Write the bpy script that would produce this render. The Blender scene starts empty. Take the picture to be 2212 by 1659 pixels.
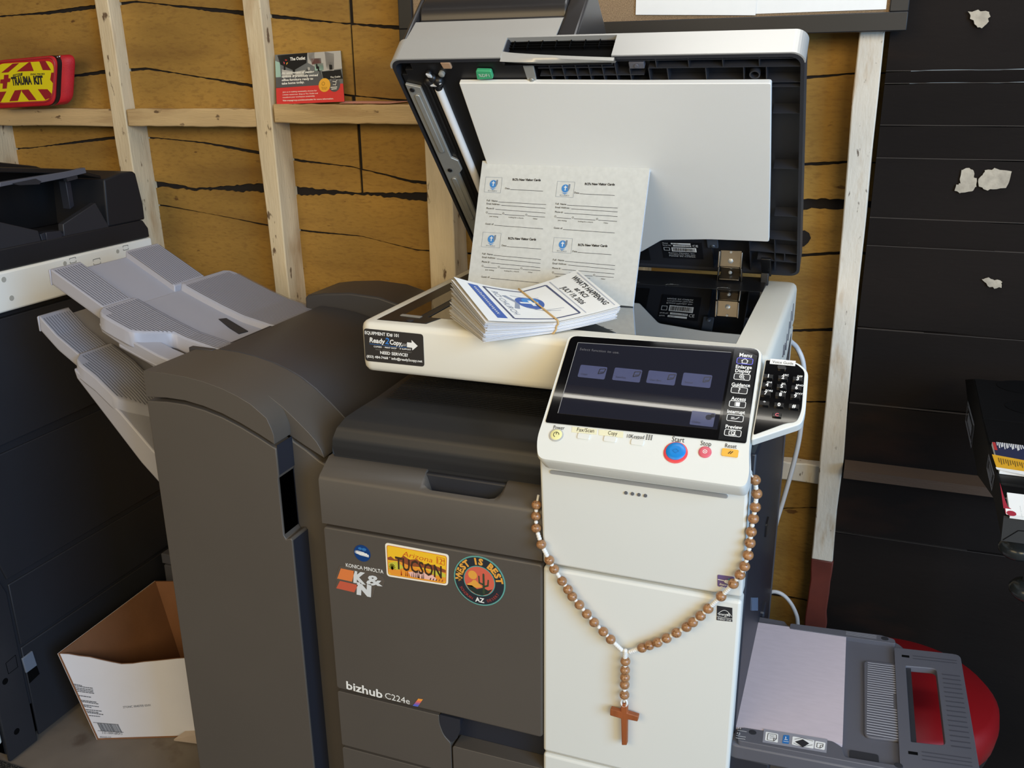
import bpy, bmesh, math, random
from mathutils import Vector, Matrix
random.seed(7)
S = bpy.context.scene
COL = S.collection
# ---------------------------------------------------------------- camera
CAM = Vector((0.742, -1.112, 1.399))
YAW, PITCH, ROLL, FOC = math.radians(20.65), math.radians(18.52), math.radians(0.66), 2000.0
IW, IH = 2212, 1659
def _axes():
    cy, sy, cp, sp = math.cos(YAW), math.sin(YAW), math.cos(PITCH), math.sin(PITCH)
    f = Vector((-sy*cp, cy*cp, -sp)); r = Vector((cy, sy, 0)); d = f.cross(r)
    c, s = math.cos(ROLL), math.sin(ROLL)
    return c*r+s*d, -s*r+c*d, f
AR, AD, AF = _axes()
cd = bpy.data.cameras.new('camera'); cam = bpy.data.objects.new('camera', cd); COL.objects.link(cam)
cd.sensor_fit = 'HORIZONTAL'; cd.sensor_width = 36; cd.lens = FOC/IW*36; cd.clip_start = .02
m3 = Matrix((AR, -AD, -AF)).transposed()
cam.matrix_world = Matrix.Translation(CAM) @ m3.to_4x4()
S.camera = cam
# ---------------------------------------------------------------- world, sun, daylight
W = bpy.data.worlds.new('world'); S.world = W; W.use_nodes = True
wn = W.node_tree.nodes; bg = wn['Background']
bg.inputs[0].default_value = (0.66, 0.86, 1.0, 1); bg.inputs[1].default_value = 0.50
def area(name, loc, to, sx, sy, power, col):
    l = bpy.data.lights.new(name, 'AREA'); l.shape = 'RECTANGLE'; l.size = sx; l.size_y = sy
    l.energy = power; l.color = col
    o = bpy.data.objects.new(name, l); COL.objects.link(o); o.location = loc
    o.rotation_euler = (Vector(to)-Vector(loc)).to_track_quat('-Z', 'Y').to_euler()
    return o
# daylight: warm open front left, cool sky right, roof light overhead, and an added warm fill
LIGHTS = [('shop_front_daylight', (-.5, -2.4, 2.15), (.3, .35, .9), 1.8, 1.2, 32, (1, .72, .36)),
          ('side_door_daylight', (3.0, -1.7, 1.8), (.4, .2, .9), 1.3, 1.7, 96, (.34, .60, 1.0)),
          ('front_right_fill', (1.9, -2.5, 2.2), (.3, .35, .9), 1.2, 1.2, 52, (1, .80, .46)),  # added fill for surfaces facing right, not a known opening
          ('roof_light_daylight', (.85, .22, 2.57), (.85, .2201, 0), 1.3, .5, 11, (1, 1, 1))]
for l_ in LIGHTS: area(*l_)
sl = bpy.data.lights.new('sun', 'SUN'); sl.energy = 0.0; sl.angle = .01; sl.color = (1, .9, .74)
so = bpy.data.objects.new('sun', sl); COL.objects.link(so); so.rotation_euler = (math.radians(38), math.radians(12), 0)
vs = S.view_settings
vs.view_transform = 'Standard'; vs.look = 'None'; vs.exposure = 0.0; vs.gamma = 1; vs.use_curve_mapping = False
# ---------------------------------------------------------------- pixel ray helpers (photo pixel + a real plane -> point)
def ray(px, py): return AR*((px-IW/2)/FOC) + AD*((py-IH/2)/FOC) + AF
def on(ax, val, px, py):
    d = ray(px, py); return CAM + d*((val-CAM[ax])/d[ax])
onx = lambda v, p: on(0, v, *p)
ony = lambda v, p: on(1, v, *p)
onz = lambda v, p: on(2, v, *p)
class Fr:
    """a plane with its own 2D coordinates: a along u, b along v, h along the outward normal"""
    def __init__(s, o, u, v):
        s.o = Vector(o); s.u = Vector(u).normalized(); s.n = s.u.cross(Vector(v)).normalized(); s.v = s.n.cross(s.u)
    def P(s, a, b, h=0.0): return s.o + s.u*a + s.v*b + s.n*h
    def px(s, p, h=0.0):
        d = ray(*p); q = CAM + d*((s.o+s.n*h-CAM).dot(s.n)/d.dot(s.n)) - s.o
        return (q.dot(s.u), q.dot(s.v))
    def pxs(s, ps, h=0.0): return [s.px(p, h) for p in ps]
# ---------------------------------------------------------------- materials
def lin(c):
    if isinstance(c, str): c = tuple(int(c[i:i+2], 16) for i in (0, 2, 4))
    return tuple(((x/255)/12.92 if x/255 <= .04045 else ((x/255+.055)/1.055)**2.4) for x in c)
def mat(name, col, rough=.5, metal=0, spec=.5, var=0, vscale=8, stretch=(1, 1, 1), bump=0, bscale=200, coat=0, emit=0):
    m = bpy.data.materials.new(name); m.use_nodes = True
    nt = m.node_tree; N = nt.nodes; L = nt.links; b = N['Principled BSDF']
    c = lin(col)
    b.inputs['Base Color'].default_value = (*c, 1)
    b.inputs['Roughness'].default_value = rough; b.inputs['Metallic'].default_value = metal
    b.inputs['Specular IOR Level'].default_value = spec
    if coat: b.inputs['Coat Weight'].default_value = coat; b.inputs['Coat Roughness'].default_value = .012
    if emit: b.inputs['Emission Color'].default_value = (*c, 1); b.inputs['Emission Strength'].default_value = emit
    tc = N.new('ShaderNodeTexCoord'); mp = N.new('ShaderNodeMapping'); mp.inputs['Scale'].default_value = stretch
    L.new(tc.outputs['Object'], mp.inputs['Vector'])
    if var:
        nz = N.new('ShaderNodeTexNoise'); nz.inputs['Scale'].default_value = vscale; nz.inputs['Detail'].default_value = 8
        L.new(mp.outputs[0], nz.inputs['Vector'])
        r = N.new('ShaderNodeValToRGB'); r.color_ramp.elements[0].position = .3; r.color_ramp.elements[1].position = .7
        r.color_ramp.elements[0].color = tuple(x*(1-var) for x in c)+(1,)
        r.color_ramp.elements[1].color = tuple(min(1, x*(1+var)) for x in c)+(1,)
        L.new(nz.outputs['Fac'], r.inputs[0]); L.new(r.outputs[0], b.inputs['Base Color'])
        m['ramp'] = r.name
    if bump:
        nb = N.new('ShaderNodeTexNoise'); nb.inputs['Scale'].default_value = bscale; nb.inputs['Detail'].default_value = 3
        L.new(mp.outputs[0], nb.inputs['Vector'])
        bp = N.new('ShaderNodeBump'); bp.inputs['Strength'].default_value = bump; bp.inputs['Distance'].default_value = .002
        L.new(nb.outputs['Fac'], bp.inputs['Height']); L.new(bp.outputs[0], b.inputs['Normal'])
    return m
def speckle(m, col, scale, lo, hi, stretch=(1, 1, 1), fac=1.0):
    """dark or pale flecks and stains mixed over a material's colour"""
    nt = m.node_tree; N = nt.nodes; L = nt.links; b = N['Principled BSDF']
    tc = N.new('ShaderNodeTexCoord'); mp = N.new('ShaderNodeMapping'); mp.inputs['Scale'].default_value = stretch
    L.new(tc.outputs['Object'], mp.inputs['Vector'])
    nz = N.new('ShaderNodeTexNoise'); nz.inputs['Scale'].default_value = scale; nz.inputs['Detail'].default_value = 4
    L.new(mp.outputs[0], nz.inputs['Vector'])
    r = N.new('ShaderNodeValToRGB'); r.color_ramp.elements[0].position = lo; r.color_ramp.elements[1].position = hi
    r.color_ramp.elements[0].color = (0, 0, 0, 1); r.color_ramp.elements[1].color = (fac, fac, fac, 1)
    L.new(nz.outputs['Fac'], r.inputs[0])
    mx = N.new('ShaderNodeMix'); mx.data_type = 'RGBA'
    L.new(r.outputs[0], mx.inputs['Factor'])
    src = b.inputs['Base Color'].links
    if src: L.new(src[0].from_socket, mx.inputs['A'])
    else: mx.inputs['A'].default_value = b.inputs['Base Color'].default_value
    mx.inputs['B'].default_value = (*lin(col), 1)
    L.new(mx.outputs['Result'], b.inputs['Base Color'])
    return m
def pane(name, tint, rough=.02, boost=1.0):
    """a clear sheet: see-through with mirror-like reflections by the angle"""
    m = bpy.data.materials.new(name); m.use_nodes = True
    nt = m.node_tree; N = nt.nodes; L = nt.links; N.remove(N['Principled BSDF'])
    t = N.new('ShaderNodeBsdfTransparent'); t.inputs[0].default_value = (*tint, 1)
    g = N.new('ShaderNodeBsdfGlossy'); g.inputs['Roughness'].default_value = rough
    fr = N.new('ShaderNodeFresnel'); fr.inputs['IOR'].default_value = 1.5
    mu = N.new('ShaderNodeMath'); mu.operation = 'MULTIPLY'; mu.inputs[1].default_value = boost
    L.new(fr.outputs[0], mu.inputs[0])
    mx = N.new('ShaderNodeMixShader'); L.new(mu.outputs[0], mx.inputs[0]); L.new(t.outputs[0], mx.inputs[1]); L.new(g.outputs[0], mx.inputs[2])
    L.new(mx.outputs[0], N['Material Output'].inputs[0])
    return m
M = {}
M['cream'] = mat('cream_plastic', (226, 223, 210), .42, var=.02, vscale=3, bump=.02, bscale=900)
M['white'] = mat('white_plastic', (220, 221, 214), .40, var=.015, vscale=3, bump=.02, bscale=900)
M['char'] = mat('charcoal_plastic', (82, 76, 69), .46, var=.04, vscale=4, bump=.05, bscale=900)
M['chard'] = mat('dark_charcoal_plastic', (62, 60, 61), .45, var=.04, vscale=4, bump=.05, bscale=900)
M['navy'] = mat('blue_black_plastic', (37, 39, 47), .45, bump=.04, bscale=900)
M['black'] = mat('black_plastic', (20, 20, 22), .4, var=.1, vscale=20)
M['blackgloss'] = mat('black_gloss', (9, 9, 11), .06, coat=.4)
M['void'] = mat('deep_black', (5, 5, 6), .8, spec=.1)
M['slate'] = mat('slate_plastic', (40, 41, 46), .5, var=.06, vscale=6, bump=.04, bscale=700)
M['tray'] = mat('grey_tray_plastic', (160, 159, 166), .42, var=.02, vscale=5, bump=.03, bscale=900)
M['traydk'] = mat('grey_tray_groove', (96, 96, 104), .5)
M['traymid'] = mat('grey_bypass_plastic', (88, 88, 95), .48, var=.03, vscale=6, bump=.03, bscale=900)
M['silver'] = mat('silver_plastic', (188, 187, 182), .40, metal=.35, bump=.015, bscale=1500)
M['steel'] = mat('zinc_steel', (172, 172, 166), .38, metal=.45, var=.06, vscale=20)
M['nickel'] = mat('nickel_hinge', (118, 113, 106), .33, metal=1, var=.08, vscale=30)
M['paper'] = mat('white_paper', (232, 232, 228), .8, var=.015, vscale=40)
M['paperedge'] = mat('white_paper_edge', (228, 230, 234), .8, var=.06, vscale=60, stretch=(.3, .3, 20))
M['cardst'] = mat('speckled_card_stock', (204, 204, 197), .85, var=.05, vscale=120)
M['lilac'] = mat('lilac_grey_paper', (196, 184, 190), .8, var=.035, vscale=160, stretch=(.25, 1, 1))
M['ink'] = mat('black_ink', (30, 30, 34), .7)
M['inkgrey'] = mat('grey_ink', (95, 97, 102), .7)
M['whiteink'] = mat('white_ink', (236, 236, 232), .6)
M['green'] = mat('green_lever_plastic', (70, 176, 122), .4)
M['bluebtn'] = mat('blue_button', (18, 128, 205), .35)
M['redbtn'] = mat('red_button', (222, 70, 76), .35)
M['pinkbtn'] = mat('pink_red_button', (214, 96, 110), .4)
M['yelbtn'] = mat('amber_button', (232, 176, 62), .4)
M['bead'] = speckle(mat('brown_wood_bead', (160, 116, 76), .32, var=.22, vscale=160, coat=.3), (92, 52, 28), 420, .58, .66)
M['cross'] = mat('red_brown_wood', (150, 82, 42), .5, var=.2, vscale=60, stretch=(1, 1, .15), bump=.1, bscale=300)
M['cord'] = mat('white_cord', (236, 234, 228), .85, bump=.5, bscale=900)
M['cablew'] = mat('white_cable', (205, 206, 208), .5)
M['kraft'] = mat('brown_cardboard', (134, 92, 62), .9, var=.1, vscale=12, bump=.1, bscale=200)
M['boxw'] = mat('white_coated_cardboard', (214, 212, 216), .7, var=.03, vscale=8)
M['redvinyl'] = mat('red_vinyl', (132, 8, 14), .45, var=.05, vscale=8, bump=.03, bscale=500)
M['redcloth'] = mat('red_nylon', (186, 24, 34), .6, var=.12, vscale=30, bump=.25, bscale=500)
M['chrome'] = mat('chrome', (190, 190, 195), .12, metal=1)
M['cork'] = speckle(mat('cork', (146, 122, 92), .9, var=.30, vscale=620, bump=.3, bscale=700), (92, 70, 50), 900, .50, .66, fac=.8)
M['frame'] = mat('black_frame', (26, 25, 25), .5, var=.1, vscale=20)
M['rubber'] = mat('rubber_band_tan', (196, 164, 112), .6)
# ---------------------------------------------------------------- mesh builder
class MB:
    def __init__(s): s.v = []; s.f = []; s.mi = []; s.m = 0
    def add(s, vs, fs):
        o = len(s.v); s.v += [Vector(v) for v in vs]
        for f in fs: s.f.append([i+o for i in f]); s.mi.append(s.m)
        return s
    def box(s, x0, x1, y0, y1, z0, z1, fr=None):
        P = fr.P if fr else (lambda a, b, c: Vector((a, b, c)))
        return s.add([P(x, y, z) for z in (z0, z1) for x, y in ((x0, y0), (x1, y0), (x1, y1), (x0, y1))],
                     [(0, 3, 2, 1), (4, 5, 6, 7), (0, 1, 5, 4), (1, 2, 6, 5), (2, 3, 7, 6), (3, 0, 4, 7)])
    def hull(s, bot, top):
        n = len(bot)
        return s.add(list(bot)+list(top), [list(range(n))[::-1], list(range(n, 2*n))]+[(i, (i+1) % n, n+(i+1) % n, n+i) for i in range(n)])
    def prism(s, pts, fn, d0, d1): return s.hull([fn(a, b, d0) for a, b in pts], [fn(a, b, d1) for a, b in pts])
    def slab(s, fr, pts, h0, h1): return s.hull([fr.P(a, b, h0) for a, b in pts], [fr.P(a, b, h1) for a, b in pts])
    def flat(s, fr, pts, h): return s.add([fr.P(a, b, h) for a, b in pts], [list(range(len(pts)))])
    def line(s, fr, p, q, w, h):
        p = Vector(p); q = Vector(q); d = (q-p).normalized(); n = Vector((-d.y, d.x))*w/2
        return s.flat(fr, [p+n, p-n, q-n, q+n], h)
    def pline(s, fr, ps, w, h, close=False):
        ps = list(ps)+([ps[0]] if close else [])
        for a, b in zip(ps, ps[1:]): s.line(fr, a, b, w, h)
        return s
    def tube(s, pts, r, n=8, closed=False, caps=True):
        pts = [Vector(p) for p in pts]; k = len(pts); o = len(s.v); rings = []
        t0 = (pts[1]-pts[0]).normalized(); up = Vector((0, 0, 1)) if abs(t0.z) < .9 else Vector((1, 0, 0)); nrm = t0.cross(up).normalized()
        for i, p in enumerate(pts):
            if closed: t = pts[(i+1) % k]-pts[i-1]
            else: t = pts[min(i+1, k-1)]-pts[max(i-1, 0)]
            t.normalize(); nrm = (nrm - t*nrm.dot(t)).normalized(); b = t.cross(nrm); rr = r[i] if isinstance(r, (list, tuple)) else r
            rings.append([p+nrm*rr*math.cos(2*math.pi*j/n)+b*rr*math.sin(2*math.pi*j/n) for j in range(n)])
        fs = []
        for i in range(k if closed else k-1):
            for j in range(n):
                a = i*n; c = ((i+1) % k)*n; fs.append((a+j, a+(j+1) % n, c+(j+1) % n, c+j))
        if caps and not closed: fs += [list(range(n))[::-1], list(range((k-1)*n, k*n))]
        return s.add([v for rg in rings for v in rg], fs)
    def lathe(s, fr, prof, n=24, a=0, b=0):
        vs = []; fs = []; k = len(prof)
        for r, h in prof:
            for j in range(n):
                t = 2*math.pi*j/n; vs.append(fr.P(a+r*math.cos(t), b+r*math.sin(t), h))
        for i in range(k-1):
            for j in range(n): fs.append((i*n+j, i*n+(j+1) % n, (i+1)*n+(j+1) % n, (i+1)*n+j))
        fs += [list(range(n))[::-1], list(range((k-1)*n, k*n))]
        return s.add(vs, fs)
    def sphere(s, c, r, n=14, m=9, sc=(1, 1, 1)):
        c = Vector(c); vs = [c+Vector((0, 0, r*sc[2]))]; fs = []
        for i in range(1, m):
            for j in range(n):
                p, t = math.pi*i/m, 2*math.pi*j/n
                vs.append(c+Vector((r*sc[0]*math.sin(p)*math.cos(t), r*sc[1]*math.sin(p)*math.sin(t), r*sc[2]*math.cos(p))))
        vs.append(c-Vector((0, 0, r*sc[2]))); e = len(vs)-1
        for j in range(n): fs += [(0, 1+j, 1+(j+1) % n), (e, 1+(m-2)*n+(j+1) % n, 1+(m-2)*n+j)]
        for i in range(m-2):
            for j in range(n): a = 1+i*n; fs.append((a+j, a+n+j, a+n+(j+1) % n, a+(j+1) % n))
        return s.add(vs, fs)
    def grid(s, fn, nu, nv):
        return s.add([fn(i/nu, j/nv) for j in range(nv+1) for i in range(nu+1)],
                     [(j*(nu+1)+i, j*(nu+1)+i+1, (j+1)*(nu+1)+i+1, (j+1)*(nu+1)+i) for j in range(nv) for i in range(nu)])
    def build(s, name, mats, parent=None, bevel=0, seg=2, smooth=40, fix=True, label=None):
        me = bpy.data.meshes.new(name); o = bpy.data.objects.new(name, me); COL.objects.link(o)
        org = parent.get('_o') if parent is not None else None
        off = Vector(org) if org is not None else Vector((0, 0, 0))
        me.from_pydata([tuple(v-off) for v in s.v], [], s.f)
        if not isinstance(mats, (list, tuple)): mats = [mats]
        for m in mats: me.materials.append(m)
        for p, i in zip(me.polygons, s.mi): p.material_index = i
        if fix:
            bm = bmesh.new(); bm.from_mesh(me); bmesh.ops.recalc_face_normals(bm, faces=bm.faces); bm.to_mesh(me); bm.free()
        if smooth:
            for p in me.polygons: p.use_smooth = True
            me.set_sharp_from_angle(angle=math.radians(smooth))
        if bevel:
            b = o.modifiers.new('bevel', 'BEVEL'); b.width = bevel; b.segments = seg; b.limit_method = 'ANGLE'; b.angle_limit = math.radians(35)
        if parent is not None:
            o.parent = parent
            if org is not None and '_child' in parent: pass
            o['_o'] = tuple(off)
        if label: o['label'] = label
        return o
def thing(name, loc, label, cat, group=None):
    o = bpy.data.objects.new(name, None); COL.objects.link(o); o.location = loc; o.empty_display_size = .05
    o['_o'] = tuple(loc); tag(o, label, cat, group); return o
def tag(o, label, cat, group=None, kind=None):
    o['label'] = label; o['category'] = cat
    if group: o['group'] = group
    if kind: o['kind'] = kind
    return o
def struct(o): o['kind'] = 'structure'; return o
def rrect(a0, a1, b0, b1, r, n=5):
    out = []
    for cx, cy, st in ((a1-r, b1-r, 0), (a0+r, b1-r, 90), (a0+r, b0+r, 180), (a1-r, b0+r, 270)):
        for i in range(n+1):
            t = math.radians(st+90*i/n); out.append((cx+r*math.cos(t), cy+r*math.sin(t)))
    return out
def rpoly(pts, r, n=5):
    """round the corners of a polygon"""
    out = []; k = len(pts); pts = [Vector(p) for p in pts]
    for i, p in enumerate(pts):
        rr = r[i] if isinstance(r, (list, tuple)) else r
        if rr <= 0: out.append(tuple(p)); continue
        a, b = pts[i-1]-p, pts[(i+1) % k]-p; la, lb = a.length, b.length; a.normalize(); b.normalize()
        rr = min(rr, la*.48, lb*.48)
        p0, p2 = p+a*rr, p+b*rr
        for j in range(n+1):
            t = j/n; out.append(tuple(p0*(1-t)**2+p*2*t*(1-t)+p2*t*t))
    return out
def circle(a, b, r, n=24, ry=None): return [(a+r*math.cos(2*math.pi*i/n), b+(ry or r)*math.sin(2*math.pi*i/n)) for i in range(n)]
# ---------------------------------------------------------------- lettering
_tc = {}
def glyphs(s, bold=0.0, space=1.0):
    k = (s, bold, space)
    if k not in _tc:
        cu = bpy.data.curves.new('t', 'FONT'); cu.body = s; cu.size = 1; cu.resolution_u = 2; cu.offset = bold; cu.space_character = space
        ob = bpy.data.objects.new('t', cu); me = bpy.data.meshes.new_from_object(ob)
        _tc[k] = ([v.co.copy() for v in me.vertices], [list(p.vertices) for p in me.polygons])
        bpy.data.objects.remove(ob); bpy.data.curves.remove(cu); bpy.data.meshes.remove(me)
    return _tc[k]
CAPH = max(v.y for v in glyphs('H')[0])
def text2(mb, fr, s, a, b, size, h, wid=None, ang=0, bold=0, shear=0, space=1.0, align='l', fn=None):
    """lettering in frame coordinates: size is the cap height, wid (optional) fits the width"""
    vs, fs = glyphs(s, bold, space)
    if not vs: return
    x0 = min(v.x for v in vs); x1 = max(v.x for v in vs)
    sy = size/CAPH; sx = sy if wid is None else wid/(x1-x0)
    off = {'l': 0, 'c': -(x1-x0)*sx/2, 'r': -(x1-x0)*sx}[align]
    c, sn = math.cos(ang), math.sin(ang); P = fn or fr.P; out = []
    for v in vs:
        x = (v.x-x0)*sx+off+shear*v.y*sy; y = v.y*sy
        out.append(P(a+x*c-y*sn, b+x*sn+y*c, h))
    mb.add(out, fs)
def txt(mb, fr, s, p0, p1, hp, h=.0006, bold=0, shear=0, space=1.0):
    """lettering whose baseline runs from photo pixel p0 to p1 on the frame's plane, hp the cap height in pixels"""
    a0, b0 = fr.px(p0); a1, b1 = fr.px(p1); au, bu = fr.px((p0[0], p0[1]-hp))
    d = Vector((a1-a0, b1-b0)); L_ = d.length; d.normalize(); size = abs((au-a0)*-d.y+(bu-b0)*d.x)
    text2(mb, fr, s, a0, b0, size, h, L_, math.atan2(d.y, d.x), bold, shear, space)
# ================================================================ THE SETTING
M['mustard'] = speckle(speckle(speckle(mat('mustard_boards', (158, 122, 58), .78, spec=.3, var=.22, vscale=2.6, stretch=(1, 1, 2.2), bump=.45, bscale=90),
                       (112, 80, 38), 4, .48, .72, stretch=(.6, 1, 3), fac=.6), (120, 86, 42), 150, .50, .70, stretch=(.4, 1, 1.2), fac=.45), (84, 52, 26), 34, .69, .74, stretch=(.6, 1, 1.3), fac=.8)
M['crack'] = mat('gap_dark', (24, 17, 13), .9)
M['stud'] = speckle(speckle(mat('limewashed_timber', (212, 194, 160), .8, var=.14, vscale=9, stretch=(3, 3, .5), bump=.5, bscale=70),
                    (158, 122, 78), 16, .54, .72, stretch=(1.2, 1.2, .3), fac=.7), (86, 60, 36), 55, .645, .70, stretch=(1, 1, .4), fac=.9)
M['block'] = speckle(speckle(mat('bare_timber', (196, 168, 122), .8, var=.14, vscale=7, stretch=(.5, 3, 5), bump=.5, bscale=80),
                     (138, 104, 66), 16, .55, .72, stretch=(.25, 1, 1.6), fac=.6), (84, 60, 38), 60, .655, .71, stretch=(.5, 1, 1), fac=.85)
M['post'] = speckle(speckle(mat('flaking_white_paint', (216, 206, 188), .7, var=.08, vscale=14, stretch=(2, 2, .6), bump=.5, bscale=90),
                    (178, 146, 104), 24, .58, .72, stretch=(1.5, 1, .35), fac=.7), (84, 64, 48), 80, .66, .71, stretch=(1.3, 1, .5), fac=.85)
M['oxide'] = mat('red_oxide_paint', (96, 40, 28), .6, var=.25, vscale=18)
M['tarwall'] = speckle(speckle(mat('black_brown_boards', (26, 21, 18), .75, spec=.12, var=.25, vscale=3, stretch=(.5, 1, 2), bump=.15, bscale=80),
                       (66, 40, 26), 3.2, .60, .80, stretch=(.8, 1, 2), fac=.45), (90, 82, 74), 260, .74, .77, fac=.25)
M['seam'] = mat('lit_board_edge', (56, 49, 43), .6)  # paler line: light caught on the boards' top edges, put into colour
M['girt'] = mat('brown_girt', (78, 60, 45), .7, var=.15, vscale=6, stretch=(.4, 2, 2), bump=.2)
M['stone'] = mat('crumbling_plaster', (170, 160, 142), .9, var=.2, vscale=60, bump=.6, bscale=90)
M['concrete'] = speckle(mat('worn_concrete', (112, 103, 94), .85, var=.18, vscale=6, bump=.3, bscale=40), (70, 50, 38), 9, .58, .72, fac=.7)
M['yard'] = mat('sunlit_gravel_yard', (190, 168, 134), .9, var=.1, vscale=3)
M['roof'] = mat('dark_roof_boards', (52, 46, 42), .8, var=.2, vscale=4)
YU, YL, YS = .737, .768, .700
def seamz(y, ps): return [(ony(y, p).x, ony(y, p).z) for p in ps]
def interp(ps, x):
    if x <= ps[0][0]: return ps[0][1]
    for (x0, z0), (x1, z1) in zip(ps, ps[1:]):
        if x <= x1: return z0+(z1-z0)*(x-x0)/(x1-x0)
    return ps[-1][1]
def boards(mb, y, x0, x1, seams, z0, z1, vcr, seed):
    """boards between ragged seams (x, z, gap), left open along the upright cracks"""
    rnd = random.Random(seed); st = .008; xs = [x0+i*st for i in range(int((x1-x0)/st)+1)]+[x1]
    edges = [([z0]*len(xs))]
    for ps, w in seams:
        lo, hi = [], []
        for x in xs:
            z = interp(ps, x); g = w*(.12+.88*abs(math.sin(x*7+seed+z*3))**1.6)
            lo.append(z-g/2-rnd.random()*w*.30); hi.append(z+g/2+rnd.random()*w*.18)
        edges += [lo, hi]
    edges.append([z1]*len(xs))
    for k in range(0, len(edges), 2):
        a, b = edges[k], edges[k+1]
        for i in range(len(xs)-1):
            xl, xr = xs[i], xs[i+1]; zm = (a[i]+b[i])/2
            for cx, slope, cw, za, zb in vcr:
                if za < zm < zb:
                    c = cx+slope*(zm-za)
                    if xl < c < xr: xr = c-cw/2*(.7+.6*rnd.random())
                    elif xl-st < c <= xl: xl = c+cw/2*(.7+.6*rnd.random())
            if xr-xl < .001: continue
            mb.hull([(xl, y+.004, a[i]), (xr, y+.004, a[i+1]), (xr, y+.004, b[i+1]), (xl, y+.004, b[i])],
                    [(xl, y, a[i]), (xr, y, a[i+1]), (xr, y, b[i+1]), (xl, y, b[i])])
wall = MB(); wall.m = 1
wall.box(-2.4, .80, .80, .82, -.02, 2.6); wall.box(-2.4, .42, YU+.005, YU+.007, 1.315, 2.6); wall.box(-2.4, .80, YL+.005, YL+.007, -.02, 1.315); wall.box(.42, .80, YL+.005, YL+.007, 1.315, 2.6); wall.m = 0  # dark sheets just behind the boards stand in for the gaps' dark depth
s1 = seamz(YU, [(-60, 40), (0, 35), (100, 28), (200, 15), (295, 3), (420, 17), (525, 28), (620, 38), (740, 50), (870, 60), (1200, 70)])
s2 = seamz(YU, [(-60, 185), (0, 180), (150, 165), (225, 155), (318, 148), (430, 166), (545, 185), (700, 200), (850, 215), (1200, 240)])
s0 = [(-2.4, 1.78), (.8, 1.76)]
boards(wall, YU, -2.4, .42, [(s2, .0065), (s1, .0075), (s0, .006)], 1.315, 2.6, [(ony(YU, (757, 105)).x, 0.02, .011, 1.3, 1.9)], 1)
s3 = seamz(YL, [(-60, 325), (60, 320), (240, 298), (340, 298), (440, 308), (560, 330), (650, 347), (760, 360), (890, 392), (1200, 420)])
s4 = seamz(YL, [(-60, 405), (200, 400), (352, 398), (420, 408), (565, 405), (660, 413), (780, 418), (900, 424), (1200, 440)])
s5 = seamz(YL, [(-60, 420), (200, 425), (360, 445), (470, 465), (585, 488), (670, 500), (780, 510), (900, 540), (1200, 560)])
s6 = [(-2.4, .86), (.42, .85)]; s7 = [(-2.4, .62), (.42, .62)]; s8 = [(-2.4, .36), (.42, .37)]
boards(wall, YL, -2.4, .42, [(s8, .006), (s7, .005), (s6, .005), (s5, .004), (s4, .017), (s3, .006)], -.02, 1.315,
       [(ony(YL, (777, 345)).x, 0.0, .012, 1.14, 1.32)], 2)
rs = [(seamz(YL, p), w) for p, w in ((((1600, 1100), (1760, 1096)), .006), (((1600, 864), (1708, 868), (1820, 868)), .005), (((1600, 716), (1714, 714), (1800, 712)), .006),
     (((1600, 560), (1720, 552), (1830, 545)), .005), (((1600, 444), (1730, 440), (1822, 440)), .016), (((1600, 360), (1735, 355), (1830, 350)), .005), (((1600, 175), (1745, 167), (1850, 158)), .005))]
boards(wall, YL, .42, .80, [([(.4, .3), (.8, .3)], .006)]+rs, -.02, 2.6, [], 3)
# knot hole in the boards to the right of the copier
kf = Fr((0, YL, 0), (1, 0, 0), (0, 0, 1)); wall.m = 1
wall.flat(kf, kf.pxs([(1727, 500), (1738, 497), (1748, 503), (1752, 514), (1746, 524), (1737, 532), (1727, 534)]), .0015)
struct(wall.build('wall_back', [M['mustard'], M['crack']], smooth=0))
def timber(name, x0, x1, y0, y1, z0, z1, m, seed, tilt=0, sub=18, axis='z'):
    rnd = random.Random(seed); mb = MB(); bot = None
    n = sub; L0, L1 = (z0, z1) if axis == 'z' else (x0, x1); prev = None
    for i in range(n+1):
        t = L0+(L1-L0)*i/n; j = lambda: (rnd.random()-.5)*.004
        if axis == 'z': ring = [Vector((x0+j()+tilt*i/n, y0+j()*.6, t)), Vector((x1+j()+tilt*i/n, y0+j()*.6, t)), Vector((x1+j()+tilt*i/n, y1, t)), Vector((x0+tilt*i/n, y1, t))]
        else: ring = [Vector((t, y0+j()*.6, z0+j()*.5)), Vector((t, y0+j()*.6, z1+j()*.8)), Vector((t, y1, z1+j()*.5)), Vector((t, y1, z0))]
        if i == 0: mb.v += ring; mb.f.append([0, 1, 2, 3]); mb.mi.append(0)
        else:
            o = len(mb.v); mb.v += ring
            for k in range(4): mb.f.append([o-4+k, o-4+(k+1) % 4, o+(k+1) % 4, o+k]); mb.mi.append(0)
    o = len(mb.v)-4; mb.f.append([o, o+1, o+2, o+3]); mb.mi.append(0)
    return struct(mb.build(name, m, bevel=.0025, seg=2, smooth=30))
timber('trim_1', -1.395, -1.350, YS, .79, 0, 2.5, M['stud'], 1, .012)
timber('trim_2', -.930, -.889, YS, .79, 0, 2.5, M['stud'], 2, -.040)
timber('trim_3', -.520, -.478, YS, .79, 0, 2.5, M['stud'], 3, -.050)
timber('trim_4', -.126, -.066, YS, .79, 0, 2.5, M['stud'], 4, -.010)
timber('trim_5', .300, .345, YS, .79, 0, 2.5, M['stud'], 5, 0)
timber('trim_6', -1.9, -.943, YS+.001, YU+.02, 1.290, 1.330, M['block'], 6, axis='x')
timber('trim_7', -.905, -.541, YS+.001, YU+.02, 1.292, 1.331, M['block'], 7, axis='x')
timber('trim_8', -.497, -.080, YS+.001, YU+.02, 1.301, 1.341, M['block'], 8, axis='x')
timber('trim_9', .30, .80, .735, .765, .592, .632, M['post'], 9, axis='x')
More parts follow.
